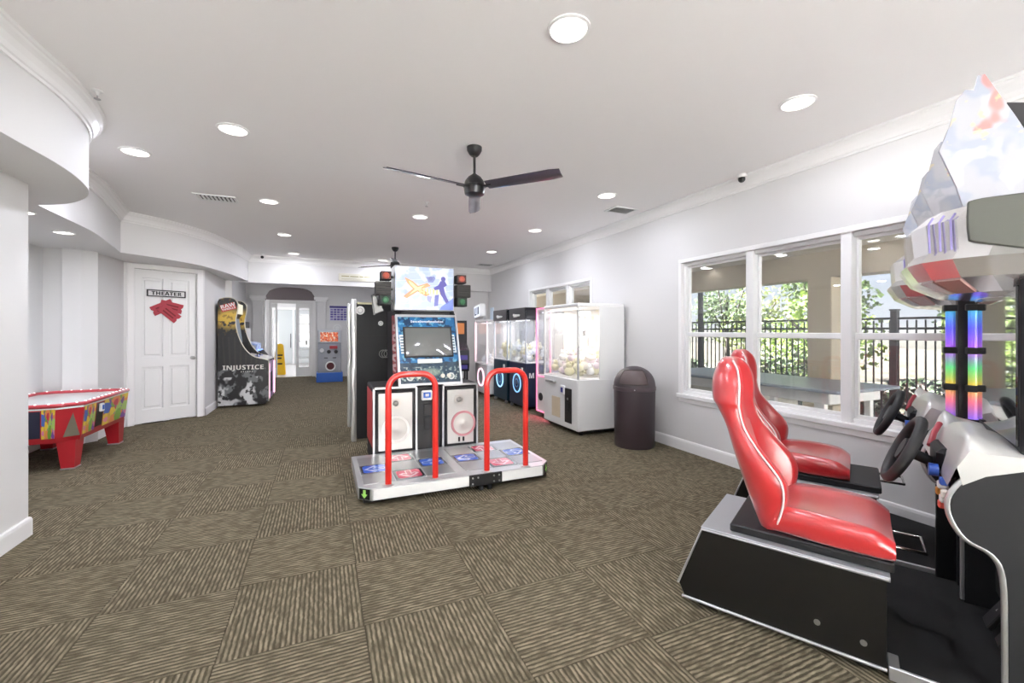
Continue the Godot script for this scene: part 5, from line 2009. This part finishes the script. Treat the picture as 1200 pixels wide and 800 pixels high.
	bar("monitor_body", o, M.black, mx0 - 0.02, mx1 + 0.01, 0.96, 1.62, 1.20, 1.40, 0.01)
	bar("screen", o, M.screen, mx0, mx1 - 0.01, 1.0, 1.59, 1.192, 1.205, 0.004, "dark glossy screen mirroring the windows")
	# light post between the machines
	bar("light_post", o, M.black, 0.985, 1.05, 0.0, 1.62, 1.165, 1.235, 0.004)
	var g := GradientTexture2D.new()
	var gr := Gradient.new()
	gr.offsets = PackedFloat32Array([0.0, 0.2, 0.4, 0.55, 0.7, 0.85, 1.0])
	gr.colors = PackedColorArray([Color("48c8d8"), Color("5a58e8"), Color("b060e0"), Color("58c878"), Color("d8b848"), Color("e0708a"), Color("8a6ae8")])
	g.gradient = gr
	g.fill_from = Vector2(0, 0)
	g.fill_to = Vector2(0, 1)
	g.width = 4
	g.height = 128
	var lm := mat("ffffff", 0.3)
	lm.albedo_texture = g
	lm.emission_enabled = true
	lm.emission = Color.WHITE
	lm.emission_operator = BaseMaterial3D.EMISSION_OP_MULTIPLY
	lm.emission_texture = g
	lm.emission_energy_multiplier = 0.25
	for q in [[1.02, 1.142], [0.975, 1.222]]:
		mb = MB.new()
		mb.lathe([Vector2(0.02, 0.95), Vector2(0.02, 1.56)], 16, Vector3(q[0], 0, q[1]))
		for i in mb.u.size():
			mb.u[i] = Vector2(0.5, 1.0 - (mb.v[i].y - 0.95) / 0.61)
		var tb := part(mb, "light_tube", lm, o)
		for y in [0.92, 1.10, 1.30, 1.53]:
			bar("tube_clip", tb, M.black, q[0] - 0.03, q[0] + 0.03, y, y + 0.035, q[1] - 0.03, q[1] + 0.03, 0.004)
	# --- overhead pod: faceted bright shell
	var chrome := mat("e4e2e2", 0.16, 0.8)
	var lv := [[1.56, 0.12, 0.50], [1.575, 0.24, 0.74], [1.63, 0.33, 0.9], [1.70, 0.37, 0.98], [1.735, 0.345, 1.0], [1.85, 0.355, 1.0], [1.90, 0.30, 0.96], [1.912, 0.2, 0.86]]
	var plan := [[1.0, 0.0], [1.0, 0.42], [0.93, 0.66], [0.74, 0.88], [0.46, 0.98], [0.0, 1.0], [-0.46, 0.98], [-0.74, 0.88], [-0.93, 0.66], [-1.0, 0.42], [-1.0, 0.0]]
	var pod := []
	for l in lv:
		var row := []
		for q in plan:
			row.append(Vector3(0.40 + q[0] * 0.42 * l[2], l[0], 1.27 - q[1] * l[1]))
		pod.append(row)
	mb = MB.new()
	for i in pod.size() - 1:
		for j in plan.size() - 1:
			mb.quad(pod[i][j], pod[i][j + 1], pod[i + 1][j + 1], pod[i + 1][j])
	var hood_part := part(mb, "overhead_hood", chrome, o)
	for e in [0, pod.size() - 1]:
		var pg := PackedVector2Array()
		for p in pod[e]: pg.append(Vector2(p.x, p.z))
		mb = MB.new()
		mb.t = Transform3D(Basis(Vector3.RIGHT, PI / 2), Vector3.ZERO)
		mb.prism(pg, -pod[e][0].y - 0.003, -pod[e][0].y + 0.002)
		part(mb, "hood_plate", chrome, hood_part)
	bar("hood_back", hood_part, M.blackm, 0.0, 0.80, 1.57, 1.905, 1.26, 1.62, 0.02)
	# side plates in matt dark grey
	for x in [-0.032, 0.822]:
		mb = MB.new()
		mb.t = Transform3D(Basis(Vector3.UP, -PI / 2), Vector3(x, 0, 0))
		mb.prism(PackedVector2Array(curve_through([Vector2(1.62, 1.60), Vector2(1.30, 1.685), Vector2(1.09, 1.745), Vector2(1.06, 1.77), Vector2(1.058, 1.88), Vector2(1.075, 1.905), Vector2(1.2, 1.908), Vector2(1.62, 1.908)], 3)), -0.01, 0.01, 0.004)
		part(mb, "hood_side_plate", mat("55564f", 0.6), hood_part)
	# lilac strips paint purple reflections on the near nose face; rosy lenses underneath
	for k in 3:
		var sx := 0.40 - lerpf(0.78, 0.90, k / 2.0) * 0.42
		var sz := 1.27 - lerpf(0.86, 0.70, k / 2.0) * 0.352
		mb = MB.new()
		mb.tube([Vector3(sx - 0.004, 1.735, sz), Vector3(sx - 0.004, 1.85, sz - 0.003), Vector3(sx - 0.002, 1.875, sz + 0.01)], 0.004, 6)
		part(mb, "nose_reflection", mat("a49ad0", 0.3, 0.4), hood_part)
	for e in [[2, 3], [6, 7], [7, 8]]:
		var a3: Vector3 = pod[1][e[0]]
		var b3: Vector3 = pod[1][e[1]]
		var c3: Vector3 = pod[2][e[1]]
		var d3: Vector3 = pod[2][e[0]]
		var ctr := (a3 + b3 + c3 + d3) / 4.0
		mb = MB.new()
		var nn := (b3 - a3).cross(d3 - a3).normalized() * 0.006
		var ins := []
		for p in [a3, b3, c3, d3]: ins.append(ctr + (p - ctr) * 0.86)
		for g2 in 4:
			var h2 := (g2 + 1) % 4
			mb.quad(ins[g2], ins[h2], ins[h2] + nn, ins[g2] + nn)
		mb.quad(ins[0] + nn, ins[1] + nn, ins[2] + nn, ins[3] + nn)
		part(mb, "hood_lens", coat(mat("a8837d", 0.25), 1.0, 0.05), hood_part)
	# --- topper: printed boards rising from the hood sides, dark braces behind
	var outline := v2([0.02, 0.0, 0.0, 0.09, -0.05, 0.24, -0.02, 0.33, 0.0, 0.43, 0.025, 0.465, 0.05, 0.455, 0.06, 0.51, 0.08, 0.51, 0.16, 0.33, 0.27, 0.06, 0.29, 0.0])
	for x in [0.10, 0.70]:
		mb = MB.new()
		mb.t = Transform3D(Basis(Vector3.UP, -PI / 2 + (0.12 if x < 0.4 else -0.12)), Vector3(x, 1.905, 1.045))
		mb.prism(outline, -0.006, 0.006, 0.001)
		part(mb, "topper_board", printed(topper_image(), 0.4), o, "pale printed topper board with red and grey patches")
		mb = MB.new()
		mb.t = Transform3D(Basis(Vector3.UP, -PI / 2), Vector3(x + 0.08, 1.9, 1.165))
		mb.prism(v2([0.0, 0.0, 0.4, 0.0, 0.12, 0.38, 0.03, 0.41, 0.0, 0.39]), -0.012, 0.012, 0.003)
		part(mb, "topper_brace", M.char, o)
	return o

func patch_image(w: int, h: int) -> Image:
	var im := im_new(w, h, Color("d8a83a"))
	var rng := RandomNumberGenerator.new()
	rng.seed = 77
	var cols := [Color("e3c53a"), Color("7aa63c"), Color("7d4a9c"), Color("c8304a"), Color("e08a4a"), Color("4a6ab8"), Color("d87aa0"), Color("a8c86a")]
	for k in 60:
		var c: Color = cols[rng.randi() % cols.size()]
		var x := rng.randf() * w
		var y := rng.randf() * h
		var s := rng.randf_range(12, 26)
		var p := PackedVector2Array()
		for i in 6:
			var a := TAU * i / 6.0
			p.append(Vector2(x, y) + Vector2(cos(a), sin(a)) * s * rng.randf_range(0.6, 1.2))
		im_poly(im, p, c)
	return im

func build_hockey() -> void:
	var o := thing("air_hockey_table", "red multicoloured air hockey table in the alcove", "air hockey table", Vector3(-2.72, 0, -6.5))
	# local plan, x across, z along; camera side is +z, room side is +x
	var red := coat(mat("b8202c", 0.35), 0.6, 0.1)
	var art := printed(patch_image(128, 96), 0.35)
	var top := v2([-0.26, 0.70, 0.26, 0.70, 0.43, 0.58, 0.43, -0.55, 0.28, -0.60, -0.28, -0.60, -0.42, -0.5, -0.42, 0.58])
	var up := Transform3D(Basis(Vector3.RIGHT, PI / 2), Vector3.ZERO)
	# tapered body
	var rows := []
	for q in [[0.29, 0.90], [0.34, 0.93], [0.64, 1.0]]:
		var row := []
		for p in top: row.append(Vector3(p.x * q[1], q[0], p.y * (1.0 - (1.0 - q[1]) * 0.5)))
		rows.append(row)
	var mb := MB.new()
	for i in rows.size() - 1:
		for j in top.size():
			var l := (j + 1) % top.size()
			mb.quad(rows[i][l], rows[i][j], rows[i + 1][j], rows[i + 1][l])
	var bp := PackedVector2Array()
	for p in rows[0]: bp.append(Vector2(p.x, p.z))
	mb.t = up
	mb.prism(bp, -0.30, -0.29)
	part(mb, "body", red, o)
	# deck and rim
	mb = MB.new()
	mb.t = up
	mb.prism(top, -0.655, -0.63)
	part(mb, "playing_deck", mat("dfe6e4", 0.2), o)
	var path := []
	for p in top: path.append(Vector3(p.x * 0.985, 0.665, p.y * 0.985))
	mb = MB.new()
	mb.tube(path, 0.022, 8, true)
	part(mb, "rim", coat(mat("c8404a", 0.3), 0.8, 0.1), o)
	# small white studs along the rim
	var stud := MB.new()
	stud.ball(Vector3.ZERO, Vector3(0.011, 0.009, 0.011), 8, 6)
	var sm := stud.mesh()
	for j in top.size():
		var a: Vector3 = path[j]
		var b: Vector3 = path[(j + 1) % top.size()]
		var n := int(a.distance_to(b) / 0.09)
		for k in n:
			shared(sm, "rim_light", glow("fff0f0", 0.9), o, a.lerp(b, (k + 0.5) / n) + Vector3(0, 0.02, 0))
	# panels: end face, corner facet, long side
	var face := func(i0: int, i1: int, t0: float, t1: float, y0: float, y1: float, m: Material, called: String, lab: String) -> void:
		var q := MB.new()
		var pick := func(i: int, y: float) -> Vector3:
			var k := (y - 0.34) / 0.30
			return (rows[1][i] as Vector3).lerp(rows[2][i], k)
		var a: Vector3 = pick.call(i0, y0).lerp(pick.call(i1, y0), t0)
		var b: Vector3 = pick.call(i0, y0).lerp(pick.call(i1, y0), t1)
		var c: Vector3 = pick.call(i0, y1).lerp(pick.call(i1, y1), t1)
		var d: Vector3 = pick.call(i0, y1).lerp(pick.call(i1, y1), t0)
		var nn := (b - a).cross(d - a).normalized() * 0.004
		q.quad(a + nn, b + nn, c + nn, d + nn)
		q.quad(a, a + nn, d + nn, d)
		q.quad(b + nn, b, c, c + nn)
		q.quad(a, b, b + nn, a + nn)
		q.quad(d + nn, c + nn, c, d)
		part(q, called, m, o, lab)
	face.call(0, 1, 0.05, 0.78, 0.35, 0.62, mat("23263c", 0.5), "end_panel", "dark navy end panel")
	face.call(0, 1, 0.80, 1.0, 0.34, 0.635, art, "art_strip", "yellow and purple patchwork strip")
	face.call(2, 3, 0.02, 0.24, 0.34, 0.635, art, "art_panel", "patchwork print on the long side")
	face.call(2, 3, 0.42, 0.99, 0.34, 0.635, art, "art_panel", "patchwork print on the long side")
	face.call(2, 3, 0.26, 0.40, 0.36, 0.62, M.blackg, "coin_door", "black coin door with white reader")
	# grey mountain emblem on the corner facet
	mb = MB.new()
	var c0: Vector3 = (rows[1][1] as Vector3).lerp(rows[1][2], 0.3)
	var c1: Vector3 = (rows[1][1] as Vector3).lerp(rows[1][2], 0.95)
	var c2: Vector3 = (rows[2][1] as Vector3).lerp(rows[2][2], 0.62)
	var nn := (c1 - c0).cross(c2 - c0).normalized() * 0.004
	mb.flat(c0 + nn, c1 + nn, c0.lerp(c2, 0.82) * 0.5 + c1.lerp(c2, 0.82) * 0.5 + nn)
	part(mb, "mountain_emblem", mat("76705f", 0.6), o, "grey brown pointed emblem")
	bar("card_reader", o, M.white, 0.425, 0.45, 0.52, 0.61, 0.16, 0.24, 0.006)
	bar("reader_badge", o, M.blue, 0.449, 0.454, 0.54, 0.59, 0.18, 0.22, 0.002)
	# splayed legs
	for q in [[0.30, 0.52], [-0.30, 0.52], [0.30, -0.5], [-0.30, -0.5]]:
		mb = MB.new()
		var r0 := []
		var r1 := []
		for e in [[-0.07, -0.08], [0.07, -0.08], [0.07, 0.08], [-0.07, 0.08]]:
			r0.append(Vector3(q[0] * 1.0 + e[0] * 0.75 + signf(q[0]) * 0.01, 0.012, q[1] + e[1] * 0.75 + signf(q[1]) * 0.02))
			r1.append(Vector3(q[0] + e[0] * 1.1, 0.30, q[1] + e[1] * 1.1))
		for j in 4:
			var l := (j + 1) % 4
			mb.quad(r0[l], r0[j], r1[j], r1[l])
		mb.quad(r0[0], r0[1], r0[2], r0[3])
		var lg := part(mb, "leg", red, o)
		mb = MB.new()
		mb.bb(r0[0].x - 0.006, r0[1].x + 0.006, 0.0, 0.014, r0[0].z - 0.006, r0[2].z + 0.006)
		part(mb, "foot_plate", M.alum, lg)

func fighter_image() -> Image:
	var im := im_new(256, 512, Color("17171a"))
	# yellow print at the top; the figures are left out
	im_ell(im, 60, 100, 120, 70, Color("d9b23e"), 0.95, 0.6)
	im_noise(im, Color("7a5a1c"), 3, 0.025, 0.05, 0.7, 1, 1, 0.0, 0.35)
	im_noise(im, Color("121214"), 6, 0.03, 0.0, 0.95, 1, 1, 0.22, 0.5)
	for k in 7:
		im_poly(im, v2([20 + k * 30, 190, 28 + k * 30, 185, 40 + k * 26, 320, 30 + k * 26, 330]), Color("4a4136"), 0.35)
	im_noise(im, Color("8d9092"), 12, 0.012, -0.05, 0.7, 1, 1, 0.66, 1.0)
	im_noise(im, Color("d8d9da"), 22, 0.010, 0.05, 0.9, 1, 0.8, 0.74, 1.0)
	im_noise(im, Color("101012"), 32, 0.022, 0.18, 0.9, 1, 1, 0.68, 1.0)
	return im

func fighter(at: Vector3, label: String, main: bool) -> void:
	var o := thing("fighting_game_cabinet", label, "arcade machine", at, PI / 2, "fighting game cabinets")
	# local +z faces the room (world +x), local -x is the camera side
	var W := 1.0
	var prof := PackedVector2Array(curve_through([Vector2(0.0, 0.035), Vector2(0.0, 1.95)], 1))
	var edge := curve_through([Vector2(0.02, 2.0), Vector2(0.12, 2.03), Vector2(0.24, 2.02), Vector2(0.31, 1.94), Vector2(0.31, 1.8), Vector2(0.28, 1.62), Vector2(0.30, 1.42), Vector2(0.36, 1.22), Vector2(0.45, 1.05), Vector2(0.58, 0.93), Vector2(0.76, 0.875), Vector2(0.82, 0.85)], 4)
	prof.append_array(PackedVector2Array(edge))
	prof.append(Vector2(0.82, 0.08))
	prof.append(Vector2(0.77, 0.035))
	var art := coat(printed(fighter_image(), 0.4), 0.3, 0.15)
	for x in [0.0, W]:
		var mb := MB.new()
		mb.t = Transform3D(Basis(Vector3.UP, -PI / 2), Vector3(x, 0, 0))
		mb.prism(prof, -0.012, 0.012, 0.002)
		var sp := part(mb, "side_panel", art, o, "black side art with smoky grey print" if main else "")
		var path := []
		for p in edge: path.append(Vector3(x, p.y, p.x))
		path.append(Vector3(x, 0.08, 0.82))
		mb = MB.new()
		mb.tube(path, 0.013, 8)
		part(mb, "edge_trim", mat("c9c4b4", 0.35, 0.4), sp)
	var mb := MB.new()
	mb.t = Transform3D(Basis(Vector3.UP, -PI / 2), Vector3.ZERO)
	mb.prism(v2([0.02, 0.05, 0.02, 1.96, 0.2, 1.98, 0.24, 1.75, 0.14, 1.6, 0.2, 1.2, 0.34, 0.92, 0.6, 0.84, 0.78, 0.80, 0.78, 0.05]), -W + 0.013, -0.013)
	part(mb, "body", M.black, o)
	mb = MB.new()
	mb.rbox(Vector3(W / 2, 1.85, 0.24), Vector3(W - 0.05, 0.2, 0.03), 0.006)
	part(mb, "marquee_sign", glow("e8e4cc", 0.5, "c8c4b0"), o)
	mb = MB.new()
	mb.t = Transform3D(Basis(Vector3.RIGHT, -0.13), Vector3(W / 2, 1.42, 0.215))
	mb.rbox(Vector3.ZERO, Vector3(W - 0.12, 0.48, 0.02), 0.004)
	part(mb, "screen", glow("8f9aa4", 0.35, "4a5560"), o, "pale lit game screen")
	mb = MB.new()
	mb.t = Transform3D(Basis(Vector3.RIGHT, 0.2), Vector3(W / 2, 0.90, 0.6))
	mb.rbox(Vector3.ZERO, Vector3(W - 0.03, 0.04, 0.42), 0.01)
	var cp := part(mb, "control_panel", mat("b8b4ac", 0.4), o)
	for s in [0.25, 0.7]:
		mb = MB.new()
		mb.t = Transform3D(Basis(), Vector3(s, 0.92, 0.6))
		mb.lathe([Vector2(0.02, 0.0), Vector2(0.008, 0.006), Vector2(0.008, 0.06)], 10)
		mb.ball(Vector3(0, 0.07, 0), Vector3(0.02, 0.02, 0.02), 12, 8)
		part(mb, "joystick", M.blackg, cp)
		for k in 6:
			mb = MB.new()
			mb.lathe([Vector2(0.016, 0.0), Vector2(0.016, 0.012), Vector2(0.0, 0.014)], 12, Vector3(s + 0.07 + (k % 3) * 0.04, 0.915 + (0.008 if k < 3 else 0.0), 0.57 + (k / 3) * 0.045))
			part(mb, "button", mat("2f62c8", 0.3), cp)
	if main:
		# lettering on the camera side
		var b := Basis(Vector3.UP, -PI / 2)
		var lm := mat("d8d6d0", 0.4, 0.3)
		lettering("INJUSTICE", 0.115, 0.004, lm, o, Vector3(-0.014, 0.735, 0.41), b * Basis().scaled(Vector3(1.2, 1, 1)), true)
		lettering("A  R  C  A  D  E", 0.03, 0.003, lm, o, Vector3(-0.014, 0.655, 0.46), b, true)
		mb = MB.new()
		mb.t = Transform3D(b * Basis(Vector3.BACK, 0.3), Vector3(-0.012, 1.86, 0.165))
		mb.rbox(Vector3(0, 0, 0.001), Vector3(0.24, 0.13, 0.004), 0.001)
		part(mb, "logo_plate", mat("b8302a", 0.4), o, "tilted red and white maker logo")
		var lb := b * Basis(Vector3.BACK, 0.3)
		lettering("RAW", 0.085, 0.003, M.white, o, Vector3(-0.016, 1.86, 0.165) + lb * Vector3(0, 0.028, 0.001), lb * Basis().scaled(Vector3(1.3, 1, 1)), true)
		lettering("THRILLS", 0.05, 0.003, M.white, o, Vector3(-0.016, 1.86, 0.165) + lb * Vector3(0, -0.03, 0.001), lb * Basis().scaled(Vector3(1.15, 1, 1)), true)
	# lilac front panel with a pink light tube at each corner
	bar("front_panel", o, mat("a58fb0", 0.4), 0.02, W - 0.02, 0.08, 0.82, 0.78, 0.81, 0.006)
	for x in [0.03, W - 0.03]:
		bar("light_tube", o, glow("ffc4e0", 1.2), x - 0.014, x + 0.014, 0.12, 0.80, 0.812, 0.84, 0.008)
	bar("coin_door", o, M.black, 0.34, 0.66, 0.2, 0.6, 0.81, 0.82, 0.01)

func build_fighters() -> void:
	fighter(Vector3(-1.78, 0, -9.45), "black fighting game cabinet with INJUSTICE lettering on its side", true)
	# a second cabinet stands behind it: only its lit deck shows
	var o := thing("light_gun_cabinet", "arcade cabinet with blue lit deck behind the fighting game", "arcade machine", Vector3(-1.95, 0, -10.65), PI / 2)
	var mb := MB.new()
	mb.t = Transform3D(Basis(Vector3.UP, -PI / 2), Vector3.ZERO)
	mb.prism(v2([0.02, 0.04, 0.02, 1.5, 0.36, 1.5, 0.42, 1.0, 0.68, 0.98, 0.78, 0.86, 0.78, 0.04]), -0.85, 0.0, 0.006)
	part(mb, "body", M.char, o)
	bar("screen", o, M.screen, 0.05, 0.8, 1.02, 1.48, 0.41, 0.43, 0.006)
	bar("screen_hood", o, M.black, 0.0, 0.85, 0.98, 1.62, 0.34, 0.40, 0.01)
	bar("deck_light", o, glow("7fa8ff", 1.2), 0.03, 0.82, 0.985, 1.005, 0.45, 0.67, 0.006)
	for x in [0.2, 0.6]:
		mb = MB.new()
		mb.tube([Vector3(x, 1.0, 0.62), Vector3(x, 1.12, 0.64), Vector3(x, 1.16, 0.5)], 0.03, 8)
		part(mb, "toy_blaster", mat("cfd8e8", 0.4), o)

func build_far_things() -> void:
	# change kiosk
	var o := thing("change_kiosk", "grey change kiosk on a blue base beside the archway", "kiosk", Vector3(0.16, 0, -13.05))
	var gm := mat("8e9096", 0.4, 0.3)
	bar("base", o, mat("2463c0", 0.45), -0.34, 0.34, 0.0, 0.26, -0.5, 0.05, 0.012)
	var mb := MB.new()
	mb.t = Transform3D(Basis(Vector3.UP, -PI / 2), Vector3.ZERO)
	mb.prism(v2([-0.45, 0.26, -0.02, 0.26, 0.0, 0.9, -0.12, 1.06, -0.16, 1.42, -0.45, 1.42]), -0.30, 0.30, 0.01)
	part(mb, "body", gm, o)
	var im := im_new(96, 48, Color("e86a30"))
	im_noise(im, Color("fff0d8"), 3, 0.05, 0.0, 0.9)
	im_noise(im, Color("b8301c"), 8, 0.06, 0.1, 0.9)
	bar("header_panel", o, mat("b8bac0", 0.35), -0.3, 0.3, 1.08, 1.44, -0.17, -0.11, 0.01)
	mb = MB.new()
	mb.quad(Vector3(-0.24, 1.12, -0.105), Vector3(0.22, 1.12, -0.105), Vector3(0.22, 1.38, -0.105), Vector3(-0.24, 1.38, -0.105))
	part(mb, "screen", printed(im, 0.3, 0.2), o, "orange lit screen")
	for q in [[-0.2, 0.88, "e8e8e8", 0.055], [-0.02, 0.84, "2a2a2c", 0.05], [0.16, 0.84, "2a2a2c", 0.05]]:
		mb = MB.new()
		mb.disc(Vector3(q[0], q[1], 0.0), q[3], 0.02, 20)
		part(mb, "bill_slot", mat(q[2], 0.4), o)
	bar("label_plate", o, mat("b02a3a", 0.4), 0.0, 0.2, 0.92, 1.0, -0.06, 0.012, 0.004)
	for q in [-0.14, 0.08]:
		bar("coin_slot", o, M.black, q, q + 0.09, 0.66, 0.68, -0.01, 0.006, 0.002)
	mb = MB.new()
	mb.ring(Vector3(0.02, 0.44, -0.01), 0.10, 0.135, 0.02, 28)
	part(mb, "cup_ring", M.alum, o)
	mb = MB.new()
	mb.disc(Vector3(0.02, 0.44, -0.01), 0.1, 0.014, 28)
	part(mb, "coin_cup", mat("5a2028", 0.4), o)
	# yellow wet floor sign
	var w := thing("wet_floor_sign", "yellow folding wet floor sign beyond the archway", "floor sign", Vector3(-1.30, 0, -15.9))
	var ym := mat("e8b81c", 0.45)
	for s in [-1.0, 1.0]:
		mb = MB.new()
		mb.t = Transform3D(Basis(Vector3.RIGHT, s * 0.13), Vector3(0, 0, s * 0.13))
		mb.prism(v2([-0.17, 0.0, 0.17, 0.0, 0.09, 0.95, 0.04, 1.0, -0.04, 1.0, -0.09, 0.95]), -0.012, 0.012, 0.003)
		var lf := part(mb, "leaf", ym, w)
		if s > 0:
			for q in [[0.62, 0.1], [0.52, 0.07], [0.34, 0.09]]:
				mb = MB.new()
				mb.t = Transform3D(Basis(Vector3.RIGHT, 0.13), Vector3(0, 0, 0.13))
				mb.bb(-q[1], q[1], q[0], q[0] + 0.05, 0.012, 0.015)
				part(mb, "print_band", M.black, lf)
	# notice board with purple print
	im = im_new(128, 112, Color("d8d8e4"))
	for r in 5:
		for c in 5:
			im.fill_rect(Rect2i(6 + c * 24, 22 + r * 18, 20, 13), Color("5a4a9c") if (r + c) % 4 else Color("8a80bc"))
	im.fill_rect(Rect2i(0, 0, 128, 16), Color("3e3486"))
	mb = MB.new()
	mb.bb(-0.27, 0.27, -0.24, 0.24, -0.008, 0.008)
	mb.v.clear(); mb.n.clear(); mb.u.clear()
	mb.rbox(Vector3.ZERO, Vector3(0.53, 0.48, 0.02), 0.003)
	var b := single(mb, "notice_board", M.white, "purple and white printed notice board above the kiosk", "notice board", Vector3(0.43, 1.96, -14.489))
	mb = MB.new()
	mb.quad(Vector3(-0.255, -0.23, 0.011), Vector3(0.255, -0.23, 0.011), Vector3(0.255, 0.23, 0.011), Vector3(-0.255, 0.23, 0.011))
	part(mb, "print", printed(im, 0.5), b)
	# round wall clock under the notice board
	var ck := thing("wall_disc", "round white wall speaker below the notice board", "speaker", Vector3(0.40, 1.5, -14.5))
	mb = MB.new()
	mb.disc(Vector3.ZERO, 0.13, 0.03, 28)
	part(mb, "housing", M.white, ck)
	mb = MB.new()
	mb.ring(Vector3(0, 0, 0.03), 0.07, 0.08, 0.004, 24)
	part(mb, "grille_ring", M.alum, ck)
	var ph := thing("wall_box", "small white wall box beside the archway pilaster", "wall box", Vector3(-0.06, 1.32, -14.4))
	bar("housing", ph, M.white, -0.09, 0.09, -0.1, 0.1, 0.0, 0.05, 0.008)
	bar("slot", ph, M.char, -0.03, 0.03, -0.02, 0.0, 0.05, 0.054, 0.001)
	# arcade stick cabinet behind the dance machine, at the far wall
	var g := thing("pinball_game", "dark arcade game with an orange screen at the far wall", "arcade machine", Vector3(2.72, 0, -9.5), -0.25)
	mb = MB.new()
	mb.t = Transform3D(Basis(Vector3.UP, -PI / 2), Vector3.ZERO)
	mb.prism(v2([-0.6, 0.55, 0.5, 0.55, 0.62, 0.72, 0.55, 1.0, -0.3, 1.12, -0.36, 1.66, -0.6, 1.66]), -0.3, 0.3, 0.008)
	part(mb, "body", M.black, g)
	for q in [[-0.26, 0.42], [0.26, 0.42], [-0.26, -0.5], [0.26, -0.5]]:
		bar("leg", g, M.blackm, q[0] - 0.02, q[0] + 0.02, 0.0, 0.56, q[1] - 0.02, q[1] + 0.02, 0.004)
	bar("screen", g, glow("d8843a", 0.4, "8a4a20"), -0.24, 0.24, 1.24, 1.6, -0.345, -0.325, 0.004)
	mb = MB.new()
	mb.t = Transform3D(Basis(Vector3.RIGHT, 0.13), Vector3(0, 1.065, 0.1))
	mb.rbox(Vector3.ZERO, Vector3(0.54, 0.012, 0.8), 0.003)
	part(mb, "play_glass", coat(mat("5a4456", 0.2), 1.0, 0.05), g)
	bar("front_panel", g, mat("4a3f8c", 0.4), -0.26, 0.26, 0.6, 0.9, 0.56, 0.60, 0.006)
	bar("card_reader", g, M.white, -0.06, 0.06, 0.74, 0.86, 0.6, 0.62, 0.006)
	bar("side_art", g, mat("a83a4a", 0.4), -0.306, -0.3, 0.72, 0.98, -0.2, 0.4, 0.002)

func build_wall_things() -> void:
	# pale sign on the far beam
	var o := thing("beam_sign", "pale cream sign with rows of olive print on the far beam", "sign", Vector3(0.73, 2.615, -10.355))
	bar("board", o, mat("d9d6c8", 0.6), -0.42, 0.42, -0.085, 0.085, 0.0, 0.012, 0.003)
	var gm := mat("9a9468", 0.5)
	for q in [[-0.36, -0.2], [-0.18, 0.0], [0.02, 0.1], [0.12, 0.34]]:
		bar("print_band", o, gm, q[0], q[1], 0.015, 0.035, 0.012, 0.015, 0.001)
	bar("underline", o, gm, -0.36, 0.36, -0.035, -0.03, 0.012, 0.015, 0.001)
	bar("underline", o, gm, -0.30, 0.30, -0.06, -0.056, 0.012, 0.015, 0.001)
	# wall plates
	for q in [[Vector3(-2.70, 0.40, -7.8), PI / 2, "white outlet plate low on the alcove wall by the hockey table", 0.0], [Vector3(-1.88, 1.15, -3.6), PI / 2, "white switch plate on the wall end near the picture edge", 0.0], [Vector3(-1.425, 2.72, -10.2), PI / 2, "small white box high on the soffit by the far beam", 0.0]]:
		var p := thing("wall_plate", q[2], "wall plate", q[0], q[1], "wall plates")
		bar("plate", p, M.vinyl, -0.035, 0.035, -0.057, 0.057, 0.0, 0.008, 0.003)
		bar("insert", p, M.trim, -0.016, 0.016, -0.034, 0.034, 0.007, 0.012, 0.002)
